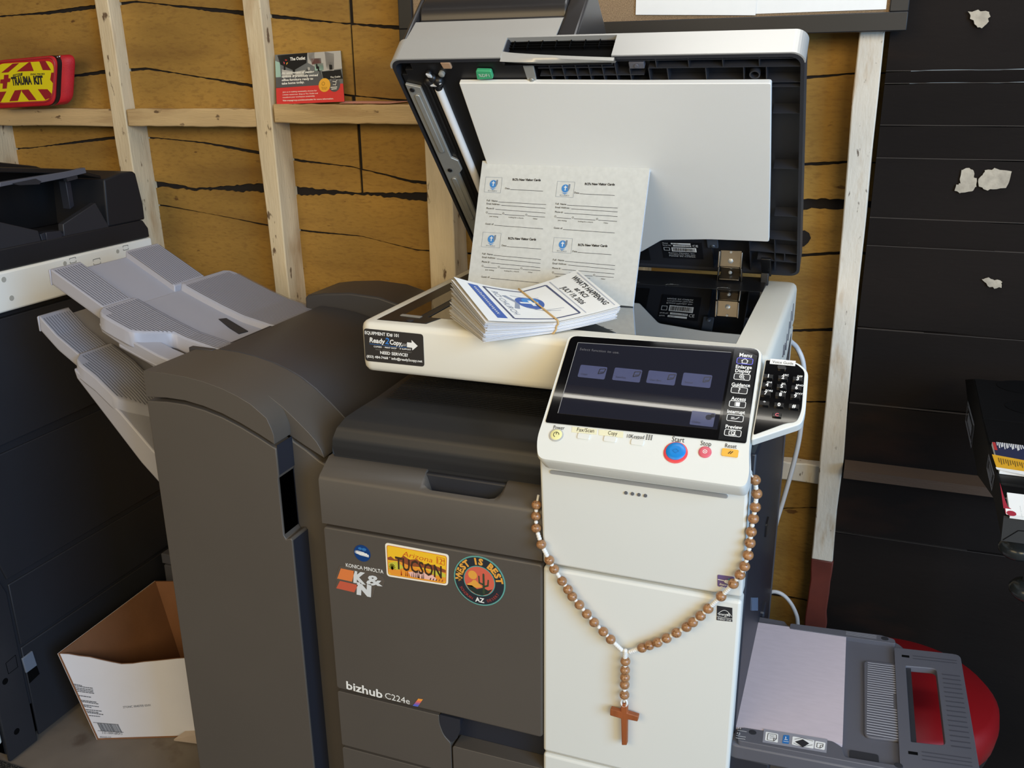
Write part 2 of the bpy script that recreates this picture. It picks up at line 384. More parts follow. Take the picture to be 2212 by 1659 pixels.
# the corner post: flaking white above, bare red oxide below
timber('trim_10', .718, .760, YS, .79, .438, 2.5, M['post'], 10, -.022)
timber('trim_11', .719, .761, YS+.0005, .79, 0, .438, M['oxide'], 11, 0)
# dark boarded wall to the right of the post, lapped boards
wr = MB(); YD = .715
zs = [-.02]+[sum(ony(YD, p).z for p in ps)/2 for ps in (((1802, 1154), (2164, 1190)), ((1829, 872), (2080, 888)), ((1846, 711), (2212, 729)), ((1868, 535), (2212, 537)), ((1875, 470), (2090, 474)),
      ((1890, 350), (2200, 334)), ((1895, 268), (2200, 272)), ((1904, 178), (2212, 178)), ((1904, 160), (2212, 141)))]+[1.72, 1.95, 2.2, 2.6]
rnd = random.Random(4)
for a, b in zip(zs, zs[1:]):
    n = 60; xs = [.758+(3.0-.758)*i/n for i in range(n+1)]
    yt, yb = YD-.004, YD+.002
    for i in range(n):
        w = [.0016*math.sin(x*7+a*9)+.0008*math.sin(x*31+a*5) for x in (xs[i], xs[i+1])]
        wr.m = 0; wr.hull([(xs[i], .79, a+w[0]), (xs[i+1], .79, a+w[1]), (xs[i+1], .79, b-.001+w[1]), (xs[i], .79, b-.001+w[0])],
                [(xs[i], yb, a+w[0]), (xs[i+1], yb, a+w[1]), (xs[i+1], yt, b-.001+w[1]), (xs[i], yt, b-.001+w[0])])
    wr.m = 1
    wr.box(.758, 3.0, yt, YD+.003, b-.0013, b-.0004)
wf = Fr((0, YD-.0045, 0), (1, 0, 0), (0, 0, 1)); wr.m = 2
def blob(ps, seed, h=.0012):
    rnd = random.Random(seed); q = wf.pxs(ps); out = []
    for (a, b), (c, d) in zip(q, q[1:]+q[:1]):
        for t in (0, .33, .66): out.append((a+(c-a)*t+(rnd.random()-.5)*.003, b+(d-b)*t+(rnd.random()-.5)*.003))
    wr.slab(wf, out, 0, h)
blob([(2092, 26), (2112, 22), (2136, 24), (2138, 34), (2132, 52), (2122, 60), (2108, 56), (2097, 40)], 1)
blob([(2075, 368), (2090, 362), (2101, 366), (2104, 380), (2110, 386), (2110, 402), (2098, 414), (2076, 418), (2062, 412), (2066, 400), (2074, 396)], 2)
blob([(2128, 368), (2150, 364), (2184, 370), (2182, 384), (2174, 404), (2152, 410), (2132, 410), (2114, 402), (2113, 388), (2121, 378)], 3)
blob([(2122, 602), (2134, 600), (2150, 604), (2164, 608), (2162, 620), (2148, 622), (2132, 618)], 4)
wr.m = 3; g0, g1 = ony(.67, (1815, 1030)), ony(.67, (2140, 1076))
wr.hull([(.762, .665, g0.z), (3.0, .665, g0.z+.0), (3.0, .715, g0.z), (.762, .715, g0.z)], [(.762, .665, g0.z+.018), (3.0, .665, g0.z+.018), (3.0, .715, g0.z+.020), (.762, .715, g0.z+.020)])
struct(wr.build('wall_right', [M['tarwall'], M['seam'], M['stone'], M['girt']], smooth=25))
# floor inside, sunlit yard outside, roof, left wall
fl = MB(); fl.box(-2.4, 3.0, -2.6, .82, -.06, 0); struct(fl.build('floor', M['concrete'], smooth=0))
yd = MB(); yd.box(-9, 10, -14, -2.62, -.12, -.04); struct(yd.build('ground_yard', M['yard'], smooth=0))
rf = MB(); rf.box(-2.5, 3.1, -2.6, .84, 2.6, 2.66); struct(rf.build('ceiling', M['roof'], smooth=0))
lw = MB(); lw.box(-2.46, -2.4, -2.6, .82, -.02, 2.6); struct(lw.build('wall_left', M['mustard'], smooth=0))
# strip light under the roof, above and behind the frame: it shows in the touch screen
sl_ = thing('strip_light', (.3, -.2, 2.40), 'long white strip light under the roof, mirrored in the touch screen', 'lamp')
b = MB(); b.box(-1.4, 2.2, -.207, -.193, 2.415, 2.60); b.build('housing', mat('lamp_housing_white', (225, 225, 220), .5), sl_)
b = MB(); b.tube([(-1.35, -.20, 2.405), (2.15, -.20, 2.405)], .0045, 8); b.build('tube', mat('lit_tube', (255, 250, 238), .5, emit=9.0), sl_, smooth=60)
# ================================================================ THE COPIER (front face y=0, glass top z=1.04)
FF = Fr((0, 0, 0), (1, 0, 0), (0, 0, 1)); RS = Fr((.646, 0, 0), (0, 1, 0), (0, 0, 1)); TOP = Fr((0, 0, 1.04), (1, 0, 0), (0, 1, 0))
cop = thing('office_copier', (.325, .3, 0), 'large charcoal and white office copier with its scanner lid raised, in the middle', 'copier', 'office copiers')
b = MB(); b.box(.004, .644, .03, .60, .03, .835); b.box(.380, .640, .03, .60, .835, .93); b.box(.06, .644, .34, .60, .835, .955)
b.box(.03, .10, .06, .14, 0, .03); b.box(.55, .62, .06, .14, 0, .03); b.box(.03, .10, .46, .54, 0, .03); b.box(.55, .62, .46, .54, 0, .03)
b.build('body', M['slate'], cop, bevel=.003)
# upper front bar with its finger notch
b = MB()
PFULL = [(.0, .7385), (.0, .812), (.004, .8185), (.016, .826), (.034, .838), (.05, .838), (.05, .7385)]
PNOT = [(.0, .7385), (.0, .812), (.003, .8175), (.008, .8195), (.0125, .79), (.05, .79), (.05, .7385)]
st_ = [(.004, 0), (.172, 0), (.176, .25), (.184, .8), (.190, 1), (.282, 1), (.290, .8), (.297, .25), (.301, 0), (.366, 0)]
secs = [[Vector((x, p[0]*(1-t)+q[0]*t, p[1]*(1-t)+q[1]*t)) for p, q in zip(PFULL, PNOT)] for x, t in st_]
k_ = len(PFULL); vs_ = [v for s_ in secs for v in s_]; fs_ = [list(range(k_))[::-1], [(len(secs)-1)*k_+i for i in range(k_)]]
for a_ in range(len(secs)-1): fs_ += [(a_*k_+i, a_*k_+(i+1) % k_, (a_+1)*k_+(i+1) % k_, (a_+1)*k_+i) for i in range(k_)]
b.add(vs_, fs_)
ub = b.build('front_bar', M['char'], cop, smooth=50)
b = MB(); b.box(.188, .286, .014, .05, .7902, .7912); b.build('finger_notch', M['void'], ub)
b = MB(); b.slab(FF, rrect(.004, .366, .433, .7325, .006), -.03, 0)
door = b.build('front_door', M['char'], cop, bevel=.003, seg=3)
# drawers below the door, with the scooped grip on the right
b = MB(); b.slab(FF, rpoly([(.006, .320), (.2105, .320), (.2105, .380), (.1985, .3915), (.1915, .412), (.1915, .4285), (.006, .4285)], [.003, .001, .004, .01, .01, .002, .004]), -.03, 0)
b.slab(FF, rrect(.2135, .366, .19, .3755, .004), -.03, 0); b.slab(FF, rrect(.006, .2105, .19, .3155, .004), -.03, 0)
dr = b.build('paper_drawer', M['char'], cop, bevel=.003)
b = MB(); b.hull([FF.P(*p, -.001) for p in ((.1925, .4295), (.1925, .411), (.2, .392), (.2125, .3815), (.222, .392), (.228, .41), (.228, .4295))],
                 [FF.P(*p, -.028) for p in ((.200, .4295), (.200, .415), (.205, .402), (.2145, .395), (.218, .40), (.222, .412), (.222, .4295))]); b.box(.205, .366, .0295, .032, .376, .43)
b.build('drawer_grip', M['navy'], dr, smooth=60)
b = MB(); b.slab(FF, rrect(.006, .366, .03, .185, .004), -.03, 0); b.build('lower_drawer', M['char'], cop, bevel=.003)
# white right-hand column: upper cover leaning out, tall panel, lower panel
ctl, ctr = ony(-.020, (1160, 1002)), ony(-.020, (1606, 1062))
CV = Fr((0, 0, .7350), (1, 0, 0), (0, -.020, ctl.z-.735)); ch = (Vector((0, -.020, ctl.z))-Vector((0, 0, .735))).length
b = MB(); b.hull([(.367, 0, .7355), (.646, 0, .7355), (.646, .03, .7355), (.367, .03, .7355)], [(.3685, -.020, ctl.z+.012), (.6445, -.020, ctl.z+.012), (.6445, .03, ctl.z+.012), (.3685, .03, ctl.z+.012)])
uc = b.build('column_cover', M['white'], cop, bevel=.004, seg=3)
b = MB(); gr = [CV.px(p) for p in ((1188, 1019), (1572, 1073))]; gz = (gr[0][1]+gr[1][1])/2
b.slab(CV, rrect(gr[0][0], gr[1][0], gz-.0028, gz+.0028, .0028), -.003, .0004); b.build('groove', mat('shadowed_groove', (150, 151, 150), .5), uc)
for p in ((1352, 1065), (1366, 1067), (1380, 1069), (1394, 1071)): a_, c_ = CV.px(p); MB().slab(CV, circle(a_, c_, .0023, 14), -.002, .0005).build('status_lamp', M['inkgrey'], uc)
b = MB(); b.slab(FF, rrect(.367, .646, .409, .7300, .005), -.03, 0); lp = b.build('column_door', M['white'], cop, bevel=.005, seg=3)
b = MB(); b.slab(FF, rrect(.367, .646, .03, .405, .005), -.03, 0); b.build('column_base', M['white'], cop, bevel=.005, seg=3)
# right side cover, dark, with a pale edge strip and a small catch
b = MB(); b.slab(RS, [(.032, .03), (.617, .03), (.617, .86), (.50, .90), (.032, .93)], -.01, .002)
sp = b.build('side_cover', M['navy'], cop, bevel=.003)
b = MB(); b.slab(RS, [(.617, .03), (.622, .03), (.622, .86), (.617, .86)], -.01, .004); b.build('edge_strip', M['traymid'], sp)
b = MB(); c0 = RS.px((1652, 1135)); b.slab(RS, rrect(c0[0]-.02, c0[0]+.012, c0[1]-.012, c0[1]+.012, .003), .002, .005); b.build('catch', M['black'], sp)
b = MB(); q = RS.pxs([(1619, 1290), (1632, 1290), (1632, 1318), (1618, 1318)]); b.slab(RS, q, .002, .004); b.build('blue_grey_tab', mat('blue_grey_plastic', (92, 108, 130), .5), sp)
# relay unit under the scanner: rounded charcoal bridge with a fine ribbed top
prof = [(.035, .842, .012), (.033, .855, .012), (.034, .868, .013), (.040, .884, .018), (.052, .899, .028), (.072, .911, .045), (.10, .919, .058), (.15, .925, .064), (.25, .929, .066), (.42, .931, .066)]
b = MB(); n = 20
b.grid(lambda u, v: (lambda i, t: (lambda p: Vector((p[2]+(.366-p[2])*u, p[0], p[1])))([prof[i][k]*(1-t)+prof[min(i+1, 9)][k]*t for k in range(3)]))(min(int(v*36)//4, 9), (int(v*36) % 4)/4), n, 36)
b.hull([(.066, .42, .83), (.366, .42, .83), (.366, .04, .83), (.012, .036, .83)], [(.066, .42, .842), (.366, .42, .842), (.366, .04, .842), (.012, .036, .842)])
ls_ = [Vector((p[2], p[0], p[1])) for p in prof]; base = [Vector((p.x, p.y, .842)) for p in ls_]
o_ = len(b.v); b.add(ls_+base, [(i, i+1, 10+i+1, 10+i) for i in range(9)])
ru = b.build('relay_unit', mat('ribbed_charcoal', (40, 40, 41), .42, spec=.35, bump=.03, bscale=900), cop, smooth=60, fix=False)
b = MB()
for i in range(26):
    y = .10+i*.006; b.box(.075, .365, y, y+.0022, .9205+(.0055*min(1, (y-.10)/.06)), .9212+.0058*min(1, (y-.10)/.06))
b.build('rib', M['black'], ru); ru.children[0]['kind'] = 'stuff'
# ---------------------------------------------------------------- scanner bed
def loopring(b, outer, inner, prof_out, zin):
    """shell with rounded outer wall: prof_out = (inset, z) list, then flat to the inner loop and down to zin"""
    n = len(outer); cx = sum(p[0] for p in outer)/n; cy = sum(p[1] for p in outer)/n
    def inset(d):
        out = []
        for i, p in enumerate(outer):
            a, c = Vector(outer[i-1]), Vector(outer[(i+1) % n]); t = (c-a).normalized(); nn = Vector((-t.y, t.x)); out.append(Vector(p)+nn*d)
        return out
    loops = [[Vector((p.x, p.y, z)) for p in inset(d)] for d, z in prof_out]
    loops.append([Vector((x, y, prof_out[-1][1])) for x, y in inner]); loops.append([Vector((x, y, zin)) for x, y in inner])
    vs = [v for l in loops for v in l]; fs = [list(range(n))[::-1]]
    for k in range(len(loops)-1):
        for i in range(n): fs.append((k*n+i, k*n+(i+1) % n, (k+1)*n+(i+1) % n, (k+1)*n+i))
    fs.append([(len(loops)-1)*n+i for i in range(n)])
    b.add(vs, fs)
b = MB()
loopring(b, rrect(.034, .649, .097, .597, .020, 6), rrect(.0545, .598, .118, .576, .002, 6), [(.012, .96), (.005, .9625), (.001, .968), (0, .975), (0, 1.030), (.0015, 1.0355), (.005, 1.039), (.009, 1.04)], 1.012)
b.hull([(.1395, .117, 1.012), (.5985, .117, 1.012), (.5985, .1555, 1.012), (.1485, .1555, 1.012)], [(.1395, .117, 1.0399), (.5985, .117, 1.0399), (.5985, .1555, 1.0399), (.1485, .1555, 1.0399)])
sc = b.build('scanner_bed', M['cream'], cop, smooth=35)
b = MB(); b.hull([(.560, .112, .885), (.647, .112, .885), (.647, .592, .872), (.560, .592, .872)], [(.560, .112, .9605), (.6475, .112, .9605), (.6475, .592, .9605), (.560, .592, .9605)])
sk = b.build('scanner_side', M['cream'], cop, bevel=.003)
SR = Fr((.6495, 0, 0), (0, 1, 0), (0, 0, 1))
for y, z0, z1 in ((.47, .985, 1.015), (.44, .972, 1.004), (.405, .965, .992), (.375, .965, .985), (.505, .99, 1.02), (.345, .97, .99)): MB().slab(SR, rrect(y, y+.006, z0, z1, .002), -.001, .0006).build('vent', M['traymid'], sc)
b = MB(); b.slab(Fr((.6475, 0, 0), (0, 1, 0), (0, 0, 1)), [(.36, .885), (.545, .885), (.545, .957)], -.001, .0008); b.build('recess', M['navy'], sk)
b = MB()   # black well floor, left slit plate, rear plate, carriage
b.box(.056, .5975, .119, .575, 1.0121, 1.014)
b.hull([(.0555, .119, 1.014), (.138, .119, 1.014), (.1475, .156, 1.014), (.125, .156, 1.014), (.125, .575, 1.014), (.0555, .575, 1.014)],
       [(.0555, .119, 1.0405), (.138, .119, 1.0405), (.1475, .156, 1.0405), (.125, .156, 1.0405), (.125, .575, 1.0405), (.0555, .575, 1.0405)])
b.hull([(.125, .492, 1.014), (.5975, .492, 1.014), (.5975, .5755, 1.014), (.125, .5755, 1.014)], [(.125, .492, 1.0400), (.5975, .492, 1.0400), (.5975, .5755, 1.048), (.125, .5755, 1.048)])
wp = b.build('platen_surround', M['black'], cop, bevel=.0012)
b = MB(); b.slab(TOP, [(.084, .158), (.112, .158), (.112, .47), (.084, .47)], .0003, .0012); b.build('slit_glass', mat('slit_glass_brown', (38, 28, 20), .05, coat=.5), wp)
b = MB(); b.slab(TOP, [(.080, .150), (.116, .146), (.116, .155), (.080, .158)], .0003, .0016); b.build('slit_lip', M['steel'], wp)
for a_, c_ in ((.108, .128), (.100, .40), (.43, .53), (.31, .528)): MB().lathe(TOP, [(.006, 0), (.006, .0012), (.003, .0014)], 14, a_, c_).build('screw', M['navy'], wp)
for x, s_ in ((.30, '8½×11'), (.36, 'B5'), (.43, 'A4'), (.52, '11×17')):
    b = MB(); b.pline(TOP, [(x, .4935), (x+.002, .499), (x+.022, .5005)], .0007, .0012); text2(b, TOP, s_, x+.006, .5015, .0035, .0012); b.build('size_mark', M['whiteink'], wp)
b = MB(); b.box(.128, .5975, .157, .4915, 1.0365, 1.0398); b.build('platen_glass', pane('platen_glass', (.40, .47, .46), .01, 2.6), cop)
b = MB(); b.box(.24, .29, .16, .49, 1.0142, 1.022); b.box(.128, .597, .17, .176, 1.0142, 1.018); b.build('carriage', M['traymid'], wp)
# ---------------------------------------------------------------- raised lid (hinge at the rear edge)
TH = .821
LF = Fr((0, .583, 1.0546), (1, 0, 0), (0, -math.cos(TH), math.sin(TH)))      # normal = underside, toward the glass
LP = lambda a, v, w: LF.P(a, v, -w)                                           # w = height above the lid's underside
b = MB(); outer = rrect(.0345, .651, -.004, .5, .018, 6); inner = rrect(.0395, .646, .001, .4945, .015, 6)
outer[7:7] = [(.389, .5), (.386, .4900), (.224, .4900), (.2215, .5)]; inner[7:7] = [(.391, .4945), (.388, .4855), (.222, .4855), (.219, .4945)]
n = len(outer); L0 = [LP(*p, 0) for p in outer]; L1 = [LP(*p, .006) for p in outer]; L2 = [LP(*p, .040) for p in outer]; l3_ = rrect(.040, .6455, .002, .494, .014, 6); l3_[7:7] = [(.389, .494), (.386, .4895), (.224, .4895), (.2215, .494)]; L3 = [LP(*p, .046) for p in l3_]
I0 = [LP(*p, 0) for p in inner]; I1 = [LP(*p, .022) for p in inner]
allv = L3+L2+L1+L0+I0+I1; fs = [list(range(n)), [5*n+i for i in range(n)]]
for k in range(5): fs += [(k*n+i, k*n+(i+1) % n, (k+1)*n+(i+1) % n, (k+1)*n+i) for i in range(n)]
b.add(allv, fs); lid = b.build('scanner_lid', M['slate'], cop, smooth=40)
# silver front band wrapping the right corner, with the pocket handle
b = MB(); fo = Fr(LF.P(0, .5), (1, 0, 0), -LF.n)
def band(a0, a1, w0=.0005, w1=.0475): b.hull([LP(a0, .494, w0), LP(a1, .494, w0), LP(a1, .494, w1), LP(a0, .494, w1)], [LP(a0, .5022, w0), LP(a1, .5022, w0), LP(a1, .5022, w1-.003), LP(a0, .5022, w1-.003)])
band(.050, .2195); band(.388, .634); band(.2195, .388, .0415, .0475)
for a0, r0, r1 in ((.634, 90, 0), (.050, 90, 180)):
    ps = [(a0+.0185*math.cos(math.radians(r0+(r1-r0)*i/8)), .4838+.0185*math.sin(math.radians(r0+(r1-r0)*i/8))) for i in range(9)]; qs = [(a0+.0150*math.cos(math.radians(r0+(r1-r0)*i/8)), .4838+.0150*math.sin(math.radians(r0+(r1-r0)*i/8))) for i in range(9)]
    for (p, p2), (q, q2) in zip(zip(ps, ps[1:]), zip(qs, qs[1:])):
        b.hull([LP(*q, .0005), LP(*q2, .0005), LP(*q2, .0465), LP(*q, .0465)], [LP(*p, .0005), LP(*p2, .0005), LP(*p2, .0445), LP(*p, .0445)])
fb = b.build('front_band', M['silver'], cop, smooth=50)
b = MB(); b.hull([LP(.224, .4902, -.004), LP(.387, .4902, -.004), LP(.386, .4902, .0415), LP(.224, .4902, .0415)], [LP(.224, .4908, -.004), LP(.387, .4908, -.004), LP(.386, .4908, .0415), LP(.224, .4908, .0415)])
for i in range(7): b.hull([LP(.23+i*.022, .4895, .026), LP(.231+i*.022, .4895, .026), LP(.231+i*.022, .4895, .0412), LP(.23+i*.022, .4895, .0412)], [LP(.23+i*.022, .496, .026), LP(.231+i*.022, .496, .026), LP(.231+i*.022, .496, .0412), LP(.23+i*.022, .496, .0412)])
for w in (.028, .033, .038): b.hull([LP(.226, .4895, w), LP(.384, .4895, w), LP(.384, .4895, w+.0008), LP(.224, .4895, w+.0008)], [LP(.224, .495, w), LP(.384, .495, w), LP(.384, .495, w+.0008), LP(.224, .495, w+.0008)])
hp = b.build('handle_pocket', M['void'], fb)
b = MB(); ns = 14     # curved silver lip below the pocket
def lip(t, k):
    a = .2195+(.3935-.2195)*t; d = .0055*math.sin(min(1, t*2.2)*math.pi/2)**.8
    w0 = .0125-.0165*t**.7
    return [LP(a, .4955, w0+.001), LP(a, .5022, w0), LP(a, .5018, w0-.006), LP(a, .4995-d*.4, -.0055), LP(a, .4975-d, -.0035), LP(a, .494-d*.5, .001)][k]
b.grid(lambda u, v: lip(u, round(v*5)), ns, 5); b.build('handle_lip', M['silver'], fb, smooth=60, fix=False)
# automatic feeder hump on the lid's left end
FEND = [(.494, .044), (.4925, .090), (.491, .15), (.460, .181), (.40, .1875), (.20, .1795), (.08, .1565), (.028, .11), (.018, .044)]
b = MB()
pf = [(.494, .044), (.494, .050), (.4905, .074), (.4880, .098), (.482, .102), (.479, .107), (.484, .113), (.4905, .120), (.4930, .130), (.491, .150), (.482, .168), (.460, .180), (.40, .186), (.20, .178), (.08, .155), (.03, .11), (.02, .044)]
b.prism(pf, lambda a, c, d: LP(d, a, c), .044, .292); b.prism([(p[0]-.002 if i < 11 else p[0], p[1]) for i, p in enumerate(FEND)], lambda a, c, d: LP(d, a, c), .292, .322)
b.prism(FEND, lambda a, c, d: LP(d, a, c), .036, .044)
af = b.build('document_feeder', mat('glossy_dark_feeder', (44, 42, 42), .30, bump=.01, bscale=1500), cop, bevel=.004, seg=3, smooth=50)
b = MB(); b.prism([(.4942, .0475), (.4946, .051), (.4912, .0745), (.4886, .0975), (.4872, .0975), (.4895, .0735), (.4925, .050)], lambda a, c, d: LP(d, a, c), .0445, .2915); b.build('feeder_ledge', M['silver'], af, smooth=50)
# underside: machinery plate on the left, ribbed shell on the right
U = lambda name, par, m, **k: None
b = MB(); b.slab(LF, [(.056, .012), (.385, .012), (.385, .40), (.265, .40), (.265, .487), (.255, .4875), (.255, .492), (.13, .492), (.13, .4895), (.065, .4895), (.065, .478), (.052, .478), (.052, .468), (.043, .468), (.043, .20), (.056, .15)], -.016, -.004)
mp_ = b.build('inner_plate', M['black'], lid, bevel=.0015)
b = MB()
for (p, q) in (((.270, .4895), (.640, .4895)), ((.4376, .4755), (.646, .4755)), ((.388, .4475), (.646, .4475)), ((.4494, .4755), (.4494, .502-.01)), ((.4954, .476), (.4954, .4945)), ((.5424, .476), (.5424, .4945)), ((.5915, .476), (.5915, .4945)),
               ((.4643, .4475), (.4643, .4755)), ((.5183, .4475), (.5183, .4755)), ((.5702, .4475), (.5702, .4755)), ((.6007, .4475), (.6007, .4755)), ((.6085, .4392), (.646, .4392)), ((.6085, .389), (.646, .389)), ((.6085, .2725), (.646, .2725)), ((.6085, .158), (.646, .158)), ((.56, .098), (.646, .094)),
               ((.272, .478), (.388, .478)), ((.272, .4635), (.43, .4635)), ((.29, .4475), (.29, .489)), ((.31, .4475), (.31, .489)), ((.33, .4475), (.33, .489)), ((.35, .4475), (.35, .489)), ((.37, .4475), (.37, .489)), ((.3895, .4475), (.3895, .4945)), ((.41, .4475), (.41, .4755)),
               ((.6085, .094), (.6085, .006)), ((.566, .06), (.646, .056)), ((.566, .094), (.566, .0)), ((.578, .035), (.646, .032)), ((.625, .036), (.625, .056)), ((.3895, .4475), (.4376, .4475)), ((.4376, .4475), (.4376, .4755))):
    p, q = Vector(p), Vector(q); d = (q-p).normalized(); nn = Vector((-d.y, d.x))*.0006
    b.slab(LF, [p+nn, p-nn, q-nn, q+nn], -.0215, -.003)
b.lathe(LF, [(.0075, -.0215), (.0075, -.003), (.0055, -.003), (.0055, -.02)], 20, .585, .461)
b.build('rib', M['slate'], lid); lid.children[-1]['kind'] = 'stuff'
b = MB(); b.slab(LF, [(.410, .486), (.432, .486), (.432, .475), (.410, .475)], -.012, -.0025); b.lathe(LF, [(.0035, -.003), (.0035, -.001), (.0015, -.0012)], 16, .421, .4805); b.build('screw_block', M['traymid'], lid, bevel=.0008)
# foam-backed white platen sheet, notched at the lower edge
b = MB(); so_ = [(.1406, .4584), (.25, .4575), (.42, .4545), (.6082, .4535), (.6050, .28), (.6005, .0986), (.50, .097), (.4154, .0885), (.3729, .0501), (.30, .048), (.128, .05), (.1335, .25)]
so_ = rpoly(so_, [.002, 0, 0, .004, 0, .004, .01, .006, .002, 0, .002, 0], 4)
b.slab(LF, so_, -.003, .0055); b.build('platen_sheet', mat('platen_white', (243, 242, 236), .35, var=.01, vscale=6), cop, bevel=.0012)
# reading strip plate, white roller, lever, brackets
b = MB(); b.slab(LF, [(.0445, .4530), (.0690, .4460), (.0690, .285), (.080, .278), (.080, .255), (.071, .245), (.071, .02), (.0445, .02)], -.004, .0015); b.slab(LF, rrect(.0535, .0625, .30, .432, .004), .0015, .004); b.slab(LF, rrect(.0535, .0625, .12, .235, .004), .0015, .004)
rp = b.build('guide_plate', M['steel'], lid, bevel=.001)
for a_, c_ in ((.0535, .442), (.0575, .255), (.056, .06)): MB().lathe(LF, [(.0042, .0015), (.0042, .004), (.002, .003)], 14, a_, c_).build('screw', M['black'], rp)
b = MB(); b.tube([LF.P(.0985, v, -.002) for v in (.440, .30, .15, .02)], .0068, 16); b.build('roller', mat('white_roller', (236, 232, 226), .4), lid, smooth=60)
b = MB(); b.tube([LF.P(.0985, v, -.002) for v in (.452, .440)], .0060, 14); b.tube([LF.P(.079, v, -.004) for v in (.45, .02)], .0022, 8); b.tube([LF.P(.086, v, -.004) for v in (.45, .02)], .0018, 8)
for a_, c_, r_ in ((.092, .472, .006), (.096, .463, .0075), (.088, .457, .009), (.104, .4565, .009)): b.sphere(LF.P(a_, c_, -.001), r_, 12, 7)
b.build('roller_mount', M['black'], lid, smooth=60)
b = MB(); b.slab(LF, [(.090, .477), (.098, .474), (.099, .469), (.092, .470)], .002, .006); b.slab(LF, [(.084, .459), (.092, .452), (.104, .452), (.111, .458), (.107, .459), (.1, .455), (.092, .456)], .002, .007); b.build('bearing_clip', mat('translucent_clip', (196, 196, 194), .25), lid, bevel=.001)
b = MB(); b.slab(LF, [(.119, .494), (.135, .494), (.135, .482), (.121, .482)], -.004, .0005); b.build('feed_pad', mat('tan_pad', (176, 142, 112), .4), lid, bevel=.001)
b = MB(); b.lathe(LF, [(.005, -.004), (.005, .0005), (.003, .002)], 16, .1135, .4705); b.build('screw', M['steel'], lid, smooth=50)
b = MB(); b.slab(LF, rpoly([(.1745, .4805), (.199, .4795), (.1985, .464), (.1715, .4625)], .003), -.003, .0035); gl = b.build('green_lever', M['green'], lid, bevel=.001)
b = MB(); text2(b, LF, '%DF1', .1775, .469, .0055, .0042, .017); b.build('lettering', M['whiteink'], gl)
b = MB(); b.slab(LF, rrect(.130, .139, .25, .262, .001), -.004, .002); b.build('green_tab', mat('green_tab', (60, 130, 66), .5), lid)
b = MB(); b.slab(LF, [(.2505, .4925), (.2675, .4925), (.2645, .45), (.2515, .45)], -.004, .0), b.lathe(LF, [(.0042, 0), (.0042, .0015), (.002, .003)], 14, .2585, .458); b.build('bracket', M['steel'], lid, bevel=.0006)
# inner rear wall, rating label, hinge
b = MB(); b.slab(LF, [(.13, .10), (.5, .10), (.5, .0), (.13, .0)], -.02, -.005); rw = b.build('rear_wall', M['slate'], lid, bevel=.001)
b = MB(); b.slab(LF, [(.410, .071), (.483, .0735), (.483, .025), (.410, .023)], -.005, -.0042); rl = b.build('rating_label', mat('label_black', (22, 23, 27), .4), cop)
b = MB(); LI = Fr(LF.P(0, -.007, -.0040), LF.u, LF.v)
b.m = 0; b.flat(LI, [(.4275, .0765), (.463, .0775), (.463, .0735), (.4275, .0725)], 0); b.flat(LI, [(.431, .0705), (.4635, .0715), (.4635, .0675), (.431, .0665)], 0); b.flat(LI, [(.4275, .0635), (.472, .0645), (.472, .0525), (.4275, .0515)], 0)
b.pline(LI, [(.4135, .0625), (.4235, .0625), (.4235, .054), (.4135, .054)], .0008, 0, True); text2(b, LI, 'CE', .466, .0675, .006, 0); text2(b, LI, 'Model', .412, .0735, .0028, 0); text2(b, LI, 'Serial No.', .412, .0677, .0028, 0)
for i, s_ in enumerate(('Konica Minolta, Inc.', '2-7-2 Marunouchi, Tokyo, Japan', 'MADE IN CHINA')): text2(b, LI, s_, .421, .046-i*.0048, .0026, 0, .048)
b.build('lettering', M['whiteink'], rl)
b = MB(); x = .4295; rnd = random.Random(3)
while x < .469: w_ = rnd.choice((.0006, .0010, .0016)); b.flat(LI, [(x, .0625), (x+w_, .0625), (x+w_, .0535), (x, .0535)], .0002); x += w_+rnd.choice((.0006, .001))
text2(b, LI, 'DF-701', .430, .0738, .0026, .0002); text2(b, LI, 'A3CFW11181208', .434, .0678, .0026, .0002); b.build('barcode', M['ink'], rl)
b = MB(); b.slab(LF, rrect(.493, .512, .064, .096, .002), -.006, -.001); b.lathe(LF, [(.004, -.001), (.004, .001), (.002, .002)], 14, .5035, .071); b.build('hinge_plate', mat('blue_grey_steel', (84, 92, 104), .4, metal=.4), lid, bevel=.0008)
ha, hb = LF.P(.535, .062, .0), Vector((.5345, .548, 1.046))
b = MB(); hx = Vector((1, 0, 0)); d_ = (hb-ha); md = ha+d_*.62+Vector((0, -.004, .004)); nrm = d_.cross(hx).normalized()
def plate(p, q, w0, w1, t):
    n_ = (q-p).cross(hx).normalized()*t; b.hull([p-hx*w0-n_, p+hx*w0-n_, q+hx*w1-n_, q-hx*w1-n_], [p-hx*w0+n_, p+hx*w0+n_, q+hx*w1+n_, q-hx*w1+n_])
plate(ha, md, .0185, .0185, .0015); plate(md, hb+Vector((0, .006, .012)), .017, .017, .0018); plate(hb+Vector((0, .006, .012)), hb+Vector((0, -.014, .002)), .017, .0175, .0016)
for s_ in (-1, 1): plate(ha+hx*s_*.0195+nrm*.004, md+hx*s_*.0195+nrm*.004, .0014, .0014, .006); plate(md+hx*s_*.0195, hb+hx*s_*.021, .0014, .0014, .006)
hg = b.build('hinge', M['nickel'], cop, bevel=.0008)
b = MB(); c_ = ha+d_*.34; fq = Fr(c_, hx, -d_); fq = fq if fq.n.y < 0 else Fr(c_, -hx, -d_)
b.lathe(fq, [(.005, .0015), (.005, .004), (.0025, .0055)], 6); b.lathe(fq, [(.0022, .0015), (.0022, .003)], 10, 0, .016); b.lathe(fq, [(.0035, .002), (.0015, .005)], 10, 0, -.022); b.build('screw', M['steel'], hg)
